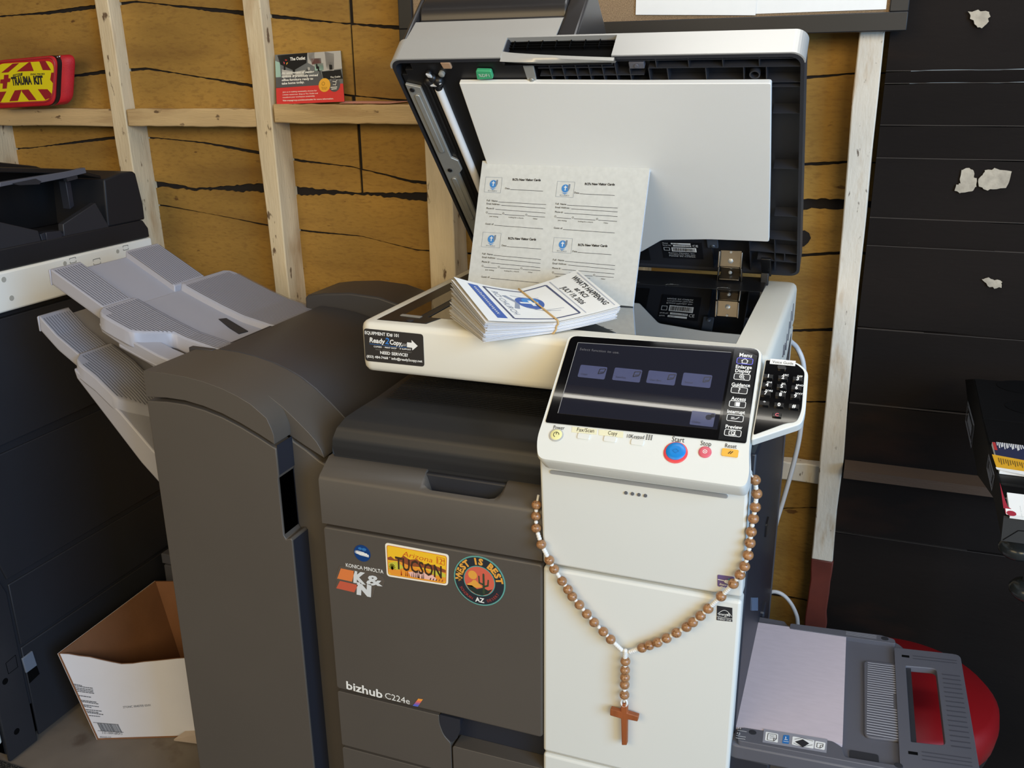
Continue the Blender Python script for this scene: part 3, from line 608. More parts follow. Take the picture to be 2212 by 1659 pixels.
b = MB(); b.hull([LF.P(.586, .05, .002), LF.P(.603, .05, .002), LF.P(.603, .0, .002), LF.P(.586, .0, .002)], [LF.P(.586, .05, .007), LF.P(.603, .05, .007), LF.P(.603, .0, .007), LF.P(.586, .0, .007)]); b.box(.588, .601, .546, .562, 1.035, 1.062); b.build('lid_stay', M['black'], cop, bevel=.001)
# ---------------------------------------------------------------- tilted operation panel
PF = Fr((0, -.025, .963), (1, 0, 0), (0, .1103, .0897))
b = MB()
face = rpoly([(.3765, .1425), (.6405, .1475), (.6425, .0), (.6485, -.040), (.6465, -.0585), (.3825, -.0570), (.3735, -.030), (.3745, .0)], [.010, .014, .02, .02, .010, .010, .02, .02], 5)
back = [(x, max(y, -.050) if y > -.03 else y+.006) for x, y in face]
mid = [((x-.51)*.995+.51, (y-.045)*.985+.045) for x, y in face]
vs_ = [PF.P(*p, 0) for p in mid]+[PF.P(*p, -.004) for p in face]+[PF.P(*p, -.034) for p in back]; n = len(face)
b.add(vs_, [list(range(n)), [2*n+i for i in range(n)]]+[(k*n+i, k*n+(i+1) % n, (k+1)*n+(i+1) % n, (k+1)*n+i) for k in range(2) for i in range(n)])
pan = b.build('control_panel', M['white'], cop, smooth=50)
b = MB(); b.slab(PF, rpoly([(.3805, .1395), (.6365, .1450), (.6385, .0025), (.3795, -.0022)], [.010, .012, .003, .003], 5), -.002, .0012)
bz = b.build('screen_bezel', M['blackgloss'], pan)
b = MB(); b.slab(PF, [(.6045, .1445), (.6366-.002, .1335), (.638, .0040), (.6045, .0030)], .0011, .00145); b.build('key_strip', mat('dark_grey_gloss', (27, 28, 30), .10, coat=.3), pan)
scr = mat('touch_screen_dim', (30, 31, 40), .02, coat=.5, emit=.10)
b = MB(); b.slab(PF, [(.3933, .1285), (.6013, .1347), (.6011, .0168), (.3931, .0135)], .001, .0014); ts = b.build('touch_screen', scr, cop)
b = MB(); b.pline(PF, [(.3931, .0135), (.3933, .1288), (.6013, .1350)], .0007, .0016); b.build('screen_edge', mat('edge_grey', (150, 150, 150), .4), ts)
tile = mat('lit_tile_blue_grey', (72, 76, 104), .1, emit=.12); dimink = mat('dim_screen_ink', (34, 34, 46), .3); greyink = mat('screen_grey_ink', (96, 96, 100), .3)
for p0, p1, s_ in (((1255, 789), (1314, 822), 'Copy'), ((1329, 795), (1392, 829), 'Scan/Fax'), ((1402, 801), (1468, 834), 'User Box'), ((1477, 806), (1548, 841), 'Sound')):
    a0, c0 = PF.px(p0); a1, c1 = PF.px(p1); y1_, y0_ = max(c0, c1+.018), min(c1, c0-.02)
    b = MB(); b.m = 0; b.flat(PF, rrect(a0, a0+.0375, y0_, y1_, .002), .0015); b.m = 1
    text2(b, PF, s_, a0+.004, y0_+.004, .0028, .0016); b.pline(PF, [(a0+.027, y1_-.012), (a0+.034, y1_-.010), (a0+.036, y1_-.003), (a0+.028, y1_-.004)], .0014, .0016, True)
    b.pline(PF, [(a0+.029, y1_-.009), (a0+.0335, y1_-.0085)], .0012, .0016); b.build('screen_tile', [tile, dimink], ts)
b = MB(); b.flat(PF, rrect(.566, .5955, .0195, .040, .0015), .0015); b.m = 1; text2(b, PF, 'Utility', .5685, .0225, .003, .0016); b.lathe(PF, [(.004, .00155), (.004, .0016)], 14, .588, .033); b.lathe(PF, [(.003, .00155), (.003, .0016)], 14, .5925, .036)
b.build('screen_tile', [tile, dimink], ts)
b = MB(); text2(b, PF, 'Select function to use.', .3985, .1165, .0038, .0016, .056); b.build('screen_text', greyink, ts)
# the keys beside the screen, each with its word and mark
def icon(b, k, a, c, h):
    W = .0009
    if k == 'home': b.pline(PF, [(a-.0045, c+.0003), (a, c+.0038), (a+.0045, c+.0003)], W, h); b.pline(PF, [(a-.0032, c+.001), (a-.0032, c-.0032), (a+.0032, c-.0032), (a+.0032, c+.001)], W, h)
    elif k == 'zoom': b.pline(PF, circle(a-.0005, c+.0005, .0027, 12), W, h, True); b.line(PF, (a+.0014, c-.0014), (a+.0036, c-.0034), W, h); b.line(PF, (a-.002, c+.0005), (a+.001, c+.0005), W, h); b.line(PF, (a-.0005, c-.001), (a-.0005, c+.002), W, h)
    elif k == '?': text2(b, PF, '?', a, c-.0032, .0066, h, align='c', bold=.02)
    elif k == 'card': b.flat(PF, [(a-.002, c-.003), (a+.003, c-.003), (a+.003, c+.003), (a-.002, c+.003)], h); [b.line(PF, (a-.0036, y), (a-.0024, y), W, h) for y in (c-.002, c, c+.002)]
    elif k == 'intr': b.line(PF, (a-.005, c+.0008), (a-.001, c+.0008), W, h); b.pline(PF, [(a-.005, c-.0012), (a+.001, c-.0012), (a+.005, c+.002)], W, h)
    elif k == 'prev': b.pline(PF, [(a-.0045, c-.003), (a-.0045, c+.0025), (a-.002, c+.0025), (a-.002, c+.0038), (a+.0025, c+.0038), (a+.0025, c-.003)], W, h, True); b.pline(PF, circle(a, c, .0019, 10), W, h, True); b.line(PF, (a+.001, c-.002), (a+.005, c-.003), W, h)
keys = [('Menu', (1597, 772), (1624, 774), 8, (1609, 782), 'home'), ('Guidance', (1580, 835.5), (1620, 838), 7.5, (1597, 845), '?'), ('Access', (1579, 865.5), (1611, 868), 7.5, (1593, 875), 'card'),
        ('Interrupt', (1571, 893.5), (1609, 896.5), 7.5, (1588, 905), 'intr'), ('Preview', (1567, 926), (1603, 929), 7.5, (1583, 937), 'prev'), ('Enlarge', (1589, 796.5), (1624, 799), 7, (1603, 816), 'zoom')]
outl = M['whiteink']; menu_blue = mat('lit_blue_key', (88, 86, 200), .3, emit=.5)
for s_, p0, p1, hp_, kc, k in keys:
    a, c = PF.px(kc); b = MB(); b.slab(PF, rrect(a-.0105, a+.0105, c-.0050, c+.0050, .0022), .0013, .0018)
    kb = b.build('panel_key', M['black'], pan)
    b = MB(); b.m = 1 if k == 'home' else 0; b.pline(PF, rrect(a-.0100, a+.0100, c-.0045, c+.0045, .002), .0008, .0020, True); b.m = 0; icon(b, k, a, c, .0020)
    txt(b, PF, s_, p0, p1, hp_, .0018, bold=.022)
    if k == 'zoom': txt(b, PF, 'Display', (1588, 805.5), (1622, 807.5), 7, .0018, bold=.022)
    b.build('lettering', [outl, menu_blue], kb)
# the row of buttons under the screen
def button(name, p, shape, m, word, w0, w1, hp_, lab=None, h=.0016):
    a, c = PF.px(p); b = MB()
    if shape[0] == 'o': b.lathe(PF, [(shape[1], -.001), (shape[1], h*.6), (shape[1]*.92, h), (shape[1]*.5, h*1.08)], 28, a, c)
    else: b.slab(PF, rrect(a-shape[1], a+shape[1], c-shape[2], c+shape[2], .002), -.001, h)
    o = b.build(name, m, pan, bevel=0 if shape[0] == 'o' else .0008, smooth=50); b = MB(); txt(b, PF, word, w0, w1, hp_, .0007); b.build('lettering', M['ink'], o); return o, a, c
rm = mat('button_ring_grey', (176, 176, 172), .4)
bt = []
bt.append(button('power_button', (1202, 940), ('o', .0083), mat('pale_yellow_button', (230, 226, 160), .4), 'Power', (1195, 927), (1219, 929), 8)+('P',))
for w, w0, w1, p in (('Fax/Scan', (1246, 932), (1283, 935), (1261, 943)), ('Copy', (1313, 939), (1333, 941), (1318, 949)), ('10Keypad', (1354, 946), (1391, 949), (1377, 956))):
    bt.append(button('function_button', p, ('r', .0085, .0042), M['white'], w, w0, w1, 8)+('f',))
bt.append(button('start_button', (1460, 976), ('o', .0127), M['bluebtn'], 'Start', (1451, 954), (1478, 956.5), 11, h=.0026)+('S',))
bt.append(button('stop_button', (1523, 977), ('o', .0080), M['pinkbtn'], 'Stop', (1513, 962), (1536, 964.5), 10)+('T',))
bt.append(button('reset_button', (1577, 979), ('r', .0100, .0052), M['yelbtn'], 'Reset', (1566, 967), (1591, 969.5), 9)+('R',))
for o, a, c, k in bt:
    b = MB()
    if k == 'P': b.pline(PF, circle(a, c, .0036, 14)[:11], .0008, .0021); b.line(PF, (a, c), (a, c+.004), .0008, .0021); b.build('power_mark', M['ink'], o); MB().lathe(PF, [(.0096, -.001), (.0096, .0010), (.0086, .0014)], 28, a, c).build('ring', rm, o)
    elif k == 'S':
        MB().lathe(PF, [(.0150, -.001), (.0150, .0010), (.0136, .0018)], 30, a, c-.0014).build('ring', M['redbtn'], o)
        b.pline(PF, [(a-.004, c), (a, c+.003), (a+.004, c), (a, c-.003)], .0007, .0032, True); b.build('start_mark', mat('embossed_blue', (30, 110, 180), .4), o)
    elif k == 'T': b.pline(PF, circle(a, c, .0024, 14), .0008, .0021, True); b.line(PF, (a-.0008, c), (a+.0008, c), .0014, .0021); b.build('stop_mark', M['whiteink'], o)
    elif k == 'R': b.line(PF, (a-.002, c-.002), (a+.001, c+.002), .0009, .0021); b.line(PF, (a+.0005, c-.002), (a+.0035, c+.002), .0009, .0021); b.build('reset_mark', M['ink'], o)
tape = mat('yellowed_label_tape', (226, 222, 188), .5)
for p in (((1236, 922), (1290, 927), (1289, 939), (1235, 934)), ((1294, 928), (1347, 933), (1346, 946), (1293, 940))): MB().slab(PF, PF.pxs(p), .0001, .0004).build('label_tape', tape, pan)
b = MB(); a, c = PF.px((1401, 945))
for i in range(3):
    for j in range(4): b.line(PF, (a-.003+i*.003, c-.0030+j*.002), (a-.0012+i*.003, c-.0030+j*.002), .0012, .0007)
b.build('keypad_mark', M['ink'], pan)
# number keypad on the right-hand side of the panel
KO = rpoly([(.6450, .1315), (.6850, .1315), (.7000, .118), (.7025, .058), (.700, .040), (.688, .0335), (.6435, .0085)], [.003, .012, .008, .01, .012, .012, .004], 5)
KI = rpoly([(.6465, .1290), (.6825, .1290), (.6955, .1175), (.6980, .0575), (.694, .0415), (.682, .0385), (.6452, .0160)], [.002, .010, .006, .008, .010, .010, .003], 5)
b = MB(); b.slab(PF, KO, -.016, -.001); kp = b.build('number_keypad', M['white'], cop, bevel=.0015)
b = MB(); b.slab(PF, KI, -.004, -.0002); b.build('keypad_face', M['blackgloss'], kp)
kface = mat('key_gloss_black', (14, 14, 16), .16, coat=.4)
kr = [PF.px(p) for p in ((1660, 815), (1689, 818), (1719, 820))]; rows = [PF.px(p)[1] for p in ((1660, 815), (1657, 834), (1654, 852), (1651, 874))]
lab = [('1', ''), ('2', 'ABC'), ('3', 'DEF'), ('4', 'GHI'), ('5', 'JKL'), ('6', 'MNO'), ('7', 'PQRS'), ('8', 'TUV'), ('9', 'WXYZ'), ('*', ''), ('0', ''), ('#', '')]
for i, (d_, l_) in enumerate(lab):
    a = (.6525, .6705, .6885)[i % 3]; c = (.1030, .0895, .0770, .0620)[i//3]
    k_ = MB().slab(PF, rrect(a-.0062, a+.0062, c-.0030, c+.0030, .0008), -.001, .0026).build('number_key', kface, kp, bevel=.0006)
    b = MB(); text2(b, PF, d_, a, c-.0024, .0048, .0030, align='c', bold=.03)
    if l_: text2(b, PF, l_, a-.001, c+.0042, .0026, .0002, align='l', bold=.02)
    b.build('lettering', M['whiteink'], k_)
k_ = MB().slab(PF, rrect(.6642, .6752, .0442, .0498, .0008), -.001, .0024).build('clear_key', kface, kp, bevel=.0005); b = MB(); text2(b, PF, 'C', .6697, .0449, .0042, .0028, align='c', bold=.03); b.build('lettering', M['pinkbtn'], k_)
b = MB(); b.slab(PF, [(.6515, .1315), (.6830, .1315), (.6830, .1235), (.6515, .1235)], -.0001, .0003); vg = b.build('voice_guide_label', M['paper'], cop); b = MB(); text2(b, PF, 'Voice Guide', .6545, .1250, .0040, .0005, .0260); b.build('lettering', M['ink'], vg)
MB().slab(PF, rrect(.6615, .6730, .1155, .1210, .0025), -.001, .0024).build('voice_key', kface, kp, bevel=.0006)
# ---------------------------------------------------------------- stickers and marks on the copier
def decal(name, pts, m, par, fr=FF, h=.0008, label=None): return MB().slab(fr, pts, .0001, h).build(name, m, par, label=label)
def paint(name, par, cols, draw, fr=FF):
    b = MB(); draw(b); return b.build(name, cols, par)
col = lambda h_, r=.5: mat('ink_'+h_, h_, r)
# equipment label on the scanner
SF = Fr((0, .097, 0), (1, 0, 0), (0, 0, 1))
q = SF.pxs([(786, 709), (914, 722), (917, 792), (790, 779)]); q = rpoly(q, .005)
eq = decal('equipment_label', q, mat('label_charcoal', (42, 38, 36), .5), cop, SF, label='black service sticker with white lettering')
b = MB(); wm, bm_, gm = 0, 1, 2
T = lambda s_, p0, p1, hp_, bold=0, sh=0: txt(b, SF, s_, p0, p1, hp_, .0011, bold, sh)
T('EQUIPMENT ID# 101', (789, 721), (862, 728), 6.5, .025); T('Ready', (799, 738.5), (832, 742.5), 10, .03, .12); T('Copy,', (842, 743), (870, 747), 10, .03, .12); T('LLC', (871, 746.5), (880, 747.5), 5)
T('COPIERS  ·  PRINT SHOP  ·  IT SUPPORT', (808, 749.5), (889, 756.5), 3, .02); T('NEED SERVICE?', (822, 764), (882, 770), 6, .03); T('(833) 484-7468 * info@ready2copy.net', (793, 771.5), (913, 782.5), 5, .022)
b.flat(SF, SF.pxs([(880, 739), (890, 740), (889.5, 734), (903, 747), (891.5, 756.5), (891, 751), (880, 749.5)]), .0011)
b.m = 1; T('2', (832.5, 742), (841, 743.5), 13, .02, .12); b.pline(SF, SF.pxs([(799, 742), (850, 748), (880, 750)]), .0006, .0011)
b.m = 2; T('SALES · SERVICE · SUPPLIES & SUPPORT', (812, 755.5), (890, 762.5), 2.6)
b.build('lettering', [M['whiteink'], col('2f78c8'), col('77736e')], eq)
# maker's globe and wordmark, model name on the door
g0 = FF.px((784, 1195)); b = MB(); b.slab(FF, circle(g0[0]-.001, g0[1], .0142, 32), .0001, .0009)
gb = b.build('round_badge', col('0f3c78', .3), cop)
b = MB()
for k, (dz, w_, l_, r_) in enumerate(((.0024, .0007, .012, .004), (.0008, .0011, .0135, .009), (-.0008, .0013, .0135, .0115), (-.0024, .0011, .012, .012), (-.004, .0008, .007, .0115))): b.flat(FF, [(g0[0]-.001-l_, g0[1]+dz+.0008), (g0[0]-.001-l_+.004, g0[1]+dz+.0008+w_*.6), (g0[0]-.001+r_, g0[1]+dz-.0004+w_*.6), (g0[0]-.001+r_, g0[1]+dz-.0004-w_*.6), (g0[0]-.001-l_+.004, g0[1]+dz+.0008-w_*.6)], .0011)
b.m = 1; b.flat(FF, circle(g0[0]+.003, g0[1]+.0075, .004, 14, .0025), .0011); b.flat(FF, circle(g0[0]-.004, g0[1]+.008, .0035, 14, .0022), .0011)
b.build('badge_lines', [M['whiteink'], col('2c6fae')], gb)
b = MB(); txt(b, FF, 'KONICA MINOLTA', (748, 1223.5), (829, 1238.5), 7.5, .0008, .012); b.build('maker_lettering', M['whiteink'], door)
b = MB(); txt(b, FF, 'bizhub', (749, 1487), (827, 1508), 16, .0008, .02); txt(b, FF, 'C224e', (832.5, 1508), (886, 1521), 12.5, .0008); b.build('model_lettering', M['whiteink'], door)
p = FF.pxs([(892, 1524), (904, 1508.5), (914, 1510), (903, 1526)]); b = MB()
def lerp2(p, q, t): return (p[0]*(1-t)+q[0]*t, p[1]*(1-t)+q[1]*t)
for k in range(4): b.m = k; b.flat(FF, [lerp2(p[0], p[1], k/4), lerp2(p[0], p[1], (k+1)/4), lerp2(p[3], p[2], (k+1)/4), lerp2(p[3], p[2], k/4)], .0008)
b.build('colour_flash', [col('5866c8'), col('a0609c'), col('e0705c'), col('f09a3e')], door)
# orange and white filter-maker sticker
b = MB(); b.slab(FF, FF.pxs([(734, 1222), (768, 1227), (806, 1236), (828, 1246), (832, 1256), (828, 1268), (812, 1266), (806, 1289), (724, 1270), (729, 1254), (724, 1250)]), .0001, .0006); kn = b.build('sticker', col('585048'), cop, label='orange and white letter sticker')
b = MB(); b.flat(FF, FF.pxs([(737, 1227), (767, 1233), (761, 1256), (729, 1249)]), .0010); b.m = 1; b.flat(FF, FF.pxs([(735, 1254), (774, 1263), (766, 1279), (727, 1270)]), .0010)
b.m = 2; txt(b, FF, 'K', (764, 1256), (791, 1261), 22, .0010, .06, .12); txt(b, FF, '&', (792, 1262), (827, 1265), 20, .0010, .03, .12); txt(b, FF, 'N', (771, 1281), (802, 1287), 22, .0010, .08, .12); b.build('lettering', [col('dc7c40'), col('c45a40'), col('d4d8da')], kn)
# licence-plate style sticker
def quad(p, u, v): return lerp2(lerp2(p[0], p[1], u), lerp2(p[3], p[2], u), v)
tq = FF.pxs([(832, 1171.5), (970, 1197.5), (968, 1265), (836, 1244)]); ti = [quad(tq, u, v) for u, v in ((.03, .06), (.97, .06), (.97, .94), (.03, .94))]
tu = decal('sticker', rpoly(tq, .006), col('f0ead8'), cop, label='yellow and orange desert licence-plate sticker')
b = MB(); Q = lambda ps, m_, h=.0011: (setattr(b, 'm', m_), b.flat(FF, [quad(ti, u, v) for u, v in ps], h))
b.m = 0; b.flat(FF, rpoly(ti, .004), .0010)
Q([(.01, .55), (.2, .50), (.6, .62), (.99, .55), (.99, .9), (.95, .98), (.05, .98), (.01, .9)], 1, .00105); Q([(.35, .80), (.55, .70), (.80, .78), (.85, .95), (.40, .95)], 2); Q([(.0, .42), (.06, .36), (.12, .44), (.20, .40), (.28, .26), (.38, .36), (.50, .30), (.62, .42), (.78, .40), (.99, .50), (.99, .60), (.62, .56), (.40, .58), (.2, .48), (.01, .50)], 3)
Q([(.01, .60), (.14, .50), (.30, .66), (.18, .78), (.02, .80)], 5); Q([(.68, .60), (.9, .58), (.99, .66), (.99, .78), (.78, .74)], 5)
rnd = random.Random(5)
for k in range(9): t_ = math.pi*(.05+.9*k/8); u, v_ = .075-.062*math.cos(t_), .80-.20*math.sin(t_); Q([(.070, .82), (.080, .82), (u+.006, v_), (u-.006, v_)], 4)
for k in range(22): u = .22+rnd.random()*.40; h_ = .10+rnd.random()*.16; Q([(u, .96), (u+.012, .96), (u+.008, .96-h_), (u+.004, .96-h_)], 4)
for k in range(5): u = .72+k*.05; Q([(u, .95), (u+.02, .95), (u+.03, .87), (u+.02, .87)], 3)
b.m = 6; c0, c1 = quad(ti, .11, .71), quad(ti, .86, .76); text2(b, FF, 'TUCSON', *quad(ti, .13, .74), .0200, .0013, .078, -.03, .022)
b.m = 4; text2(b, FF, 'Arizona', *quad(ti, .26, .27), .0085, .0013, .050, -.05, -.008, .25); b.pline(FF, [quad(ti, u, v) for u, v in ((.84, .08), (.965, .10), (.965, .34), (.84, .32))], .0007, .0013, True); text2(b, FF, '12', *quad(ti, .85, .30), .0085, .0013, .008, -.05); text2(b, FF, '18', *quad(ti, .925, .22), .0035, .0013, .004, -.05)
b.pline(FF, rpoly(ti, .004), .0007, .0012, True)
b.build('desert_picture', [col('f2c026'), col('e8962e'), col('eebcae'), col('8e4a2a'), col('c8501e'), col('c8c23e'), col('3c2a1c')], tu)
# round desert sticker
wc = FF.px((1036, 1254.5)); we = FF.px((1090, 1262)); R_ = .0412
ws = MB().slab(FF, circle(wc[0], wc[1], R_, 48), .0001, .0008).build('sticker', col('5fa096'), cop, label='round teal desert sticker with cactus and sun')
b = MB(); cc = lambda r, m_, h: (setattr(b, 'm', m_), b.flat(FF, circle(wc[0], wc[1], r, 48), h))
cc(.0392, 0, .0010); cc(.0252, 1, .0011); cc(.0238, 2, .0012); D = lambda ps, m_, h=.0013: (setattr(b, 'm', m_), b.flat(FF, [(wc[0]+x, wc[1]+y) for x, y in ps], h))
D(circle(-.0105, .0085, .0072, 20), 3); D([(-.020, -.0085), (-.013, -.004), (-.010, .0), (-.006, .0008), (.0, -.005), (.005, -.009), (-.004, -.012), (-.018, -.0115)], 3)
D([(-.021, -.010), (-.012, -.0095), (-.004, -.014), (.006, -.010), (.014, -.013), (.021, -.0095), (.014, -.019), (.004, -.0236), (-.006, -.0228), (-.016, -.0175)], 4)
for ps in ([(.0052, -.020), (.0088, -.020), (.0085, .013), (.007, .0145), (.0055, .013)], [(.0058, -.006), (.0058, -.003), (.001, -.0015), (.0005, .009), (-.0015, .009), (-.001, -.0035)], [(.0082, -.009), (.0082, -.006), (.0125, -.004), (.0135, .005), (.0155, .005), (.0148, -.006)]): D(ps, 5, .0014)
def arc(s_, r, t0, t1, size, m_, inward=True, bold=.04):
    b.m = m_; n_ = len(s_)
    for i, ch_ in enumerate(s_):
        t = math.radians(t0+(t1-t0)*(i+.5)/n_); ang = t-math.pi/2 if inward else t+math.pi/2
        if ch_ != ' ': text2(b, FF, ch_, wc[0]+r*math.cos(t), wc[1]+r*math.sin(t), size, .0013, None, ang, bold, 0, 1, 'c')
arc('WEST IS BEST', .0276, 180, 4, .0098, 3, True, .055); arc('SONORAN', .0355, 205, 250, .0042, 6, False, .01); arc('DESERT', .0355, 291, 333, .0042, 6, False, .01)
b.m = 7; text2(b, FF, 'AZ', wc[0], wc[1]-.0355, .0072, .0013, align='c', bold=.03); arc('THE', .0295, 189, 179, .004, 3)
b.build('desert_badge', [col('232830'), col('4f9a92'), col('d0604a'), col('e0a040'), col('22302a'), col('34442e'), col('a83c34'), M['whiteink']], ws)
# the two little marks on the white column
eq_ = CV.pxs([(1550, 1241), (1586, 1246), (1586, 1272), (1550, 1266)]); eb = MB().slab(CV, rpoly(eq_, .002), .0001, .0006).build('feature_badge', col('6a5a8e'), cop)
b = MB(); a, c = CV.px((1553, 1256)); b.m = 1; b.flat(CV, [(a+.012, c+.008), (a+.021, c+.008), (a+.021, c-.007), (a+.012, c-.007)], .0008); b.m = 0; text2(b, CV, 'e', a+.0065, c+.0, .0075, .0010, .010, -.05, .05); b.line(CV, (a-.0015, c+.0038), (a+.007, c+.0034), .0012, .0010); text2(b, CV, 'Emperon', a+.001, c-.0045, .0028, .0010, .013, 0, .02, .3); text2(b, CV, 'Driver', a+.002, c-.009, .0028, .0010, .011, 0, .02, .3)
b.build('lettering', [M['whiteink'], col('4b8fb4')], eb)
es_ = FF.pxs([(1549, 1308), (1582, 1313), (1582, 1343), (1548, 1339)]); es = MB().slab(FF, es_, .0001, .0006).build('energy_badge', M['ink'], cop)
b = MB(); a, c = es_[3]; b.pline(FF, [(a+.001+.0185*i/8, c+.010+.0075*math.sin(math.pi*i/8)) for i in range(9)], .0006, .0009); text2(b, FF, 'energy', a+.002, c+.0085, .0042, .0009, .012, .05, 0, .3); b.pline(FF, [(a+.0155+.0028*math.cos(math.radians(90+144*i)), c+.0115+.0028*math.sin(math.radians(90+144*i))) for i in range(5)], .0006, .0009, True); text2(b, FF, 'ENERGY STAR', a+.0015, c+.0018, .0030, .0009, .018); b.line(FF, (a, c+.0062), (a+.0215, c+.0062), .0005, .0009)
b.build('lettering', M['whiteink'], es)
# ---------------------------------------------------------------- bypass tray folded out on the right
BY = Fr((0, 0, .5), (1, 0, 0), (0, 1, 0))
b = MB(); b.slab(BY, rpoly([(.640, .355), (.690, .355), (.696, .343), (.845, .357), (.872, .352), (.885, .332), (.885, .06), (.872, .020), (.650, .008), (.640, .015)], [.004, .004, .004, .01, .02, .01, .01, .012, .008, .004], 4), -.030, -.006)
by = b.build('bypass_tray', M['traymid'], cop, bevel=.003)
b = MB(); b.box(.636, .70, .012, .34, .44, .472); b.box(.630, .655, .36, .40, .46, .50); b.hull([(.70, .03, .455), (.86, .04, .466), (.86, .32, .466), (.70, .32, .455)], [(.70, .03, .472), (.86, .04, .472), (.86, .32, .472), (.70, .32, .472)]); b.build('tray_underside', M['navy'], by, bevel=.003)
b = MB(); b.slab(BY, rpoly([(.657, .040), (.780, .0535), (.793, .045), (.797, .026), (.870, .033), (.868, .022), (.655, .010), (.652, .026)], .004), -.007, .0015); sg = b.build('side_guide', M['traymid'], by, bevel=.0015)
b = MB(); b.slab(BY, rpoly([(.70, .338), (.845, .352), (.866, .347), (.868, .334), (.80, .329), (.70, .322)], .004), -.007, .0015); rg = b.build('side_guide', M['traymid'], by, bevel=.0015)
b = MB()
for i in range(5): b.line(BY, (.79, .3335+i*.0025), (.838, .3378+i*.0025), .0008, .0019)
b.build('ridge', mat('ridge_pale_grey', (160, 160, 166), .5), rg)
b = MB(); b.lathe(BY, [(.006, .001), (.006, .0018), (.003, .0019)], 16, .851, .3435); b.build('stud', M['slate'], rg)
b = MB(); b.slab(BY, rpoly([(.819, .2745), (.868, .2815), (.8822, .280), (.8830, .092), (.869, .090), (.822, .0835)], [.01, .004, .004, .004, .004, .01], 4), -.007, -.002); rp_ = b.build('ribbed_plate', M['traymid'], by, bevel=.0015)
b = MB()
for i in range(31):
    t = i/30; y = .269-.178*t; x1_ = .874 if not .42 < t < .62 else .862
    b.line(BY, (.825, y-.001), (x1_, y+.0045-.002*t), .0020, -.0012)
b.build('ridge', mat('ridge_pale_grey', (168, 168, 174), .5), rp_)
MB().slab(BY, [(.870, .194), (.877, .195), (.877, .164), (.870, .165)], -.003, .0004).build('latch_slot', M['void'], rp_)
# pull-out wire-frame style extension
EX = [(.868, .322), (.9655, .338), (.971, .055), (.868, .042)]
b = MB(); hole = rpoly([(.8815, .2765), (.9265, .2850), (.9285, .098), (.8835, .0905)], [.002, .009, .009, .002], 4); outer = rpoly([(.8650, .3240), (.9650, .3385), (.9690, .0420), (.8680, .0280)], [.004, .012, .008, .004], 4)
def holed(b, fr, outer, hole, h0, h1):
    n = len(outer); m_ = len(hole); assert n == m_
    vs = [fr.P(*p, h) for h in (h0, h1) for l in (outer, hole) for p in l]; fs = []
    for i in range(n):
        j = (i+1) % n
        fs += [(i, j, n+j, n+i), (2*n+i, 3*n+i, 3*n+j, 2*n+j), (i, 2*n+i, 2*n+j, j), (n+i, n+j, 3*n+j, 3*n+i)]
    b.add(vs, fs)
holed(b, BY, outer, hole, -.010, .0005); ex = b.build('tray_extension', M['traymid'], by, bevel=.001)
b = MB()
for i in range(16): y = .272-i*.0115; b.line(BY, (.9345+i*.0001, y), (.9600+i*.0001, y+.0035), .0022, .0010)
for y in (.3085, .301): b.line(BY, (.893, y), (.958, y+.0092), .0016, .0010)
for y in (.073, .065, .057): b.line(BY, (.897, y), (.960, y+.0080), .0016, .0010)
b.build('groove', mat('groove_dark_grey', (66, 66, 74), .6), ex)
b = MB(); b.slab(BY, [(.876, .3065), (.888, .308), (.888, .301), (.876, .2995)], -.002, .0009); b.build('slide_slot', M['void'], ex); b = MB(); b.slab(BY, [(.879, .069), (.892, .0705), (.892, .0635), (.879, .062)], -.002, .0009); b.build('slide_slot', M['void'], ex)
MB().slab(BY, [(.8805, .278), (.8895, .280), (.8915, .0905), (.8825, .088)], -.013, -.003).build('dark_rail', M['slate'], by)
MB().slab(BY, rpoly([(.803, .0505), (.841, .0535), (.842, .036), (.804, .032)], .004), -.0055, -.0045).build('finger_recess', M['slate'], by)
for a_, c_ in ((.866, .0325), (.672, .034)): MB().lathe(BY, [(.0058, 0), (.0058, .0017), (.003, .0018)], 16, a_, c_).build('stud', M['slate'], sg)
b = MB(); q = BY.pxs([(1650, 1577), (1787, 1599), (1785, 1628), (1647, 1605)]); st2 = MB().slab(BY, q, .0014, .0018).build('guide_sticker', mat('sticker_grey', (142, 142, 150), .5), cop)
b = MB(); R4 = lambda ps, m_: (setattr(b, 'm', m_), b.flat(BY, rpoly(BY.pxs(ps), .002), .0021))
R4([(1654, 1583), (1681, 1588), (1680, 1607), (1652, 1602)], 0); R4([(1692, 1590), (1705, 1591), (1704, 1610), (1689, 1608)], 1); R4([(1712, 1593), (1759, 1602), (1757, 1620), (1710, 1611)], 0); R4([(1761, 1603), (1783, 1607), (1781, 1623), (1759, 1619)], 0)
b.m = 2; P_ = lambda ps, w_=.0008, cl=True: b.pline(BY, BY.pxs(ps), w_, .0024, cl)
P_([(1659, 1587), (1677, 1590), (1677, 1599), (1671, 1604), (1657, 1601)]); P_([(1671, 1604), (1671, 1598), (1677, 1599)], .0008, False)
for k in range(4): P_([(1662, 1590+k*2.4), (1673, 1592+k*2.4)], .0005, False)
b.flat(BY, BY.pxs([(1717, 1605), (1734, 1600), (1748, 1609), (1734, 1617)]), .0024); P_([(1716, 1600), (1732, 1597), (1756, 1604)], .0007, False); P_([(1714, 1608), (1732, 1616), (1755, 1612)], .0007, False); P_([(1765, 1608), (1778, 1610), (1777, 1616), (1771, 1619), (1764, 1617)]); P_([(1771, 1619), (1772, 1613), (1777, 1613)], .0008, False)
b.m = 0; P_([(1694, 1600), (1701, 1601)], .0012, False); P_([(1697, 1594), (1697, 1599)], .0010, False); P_([(1692, 1604), (1703, 1605.5)], .0008, False)
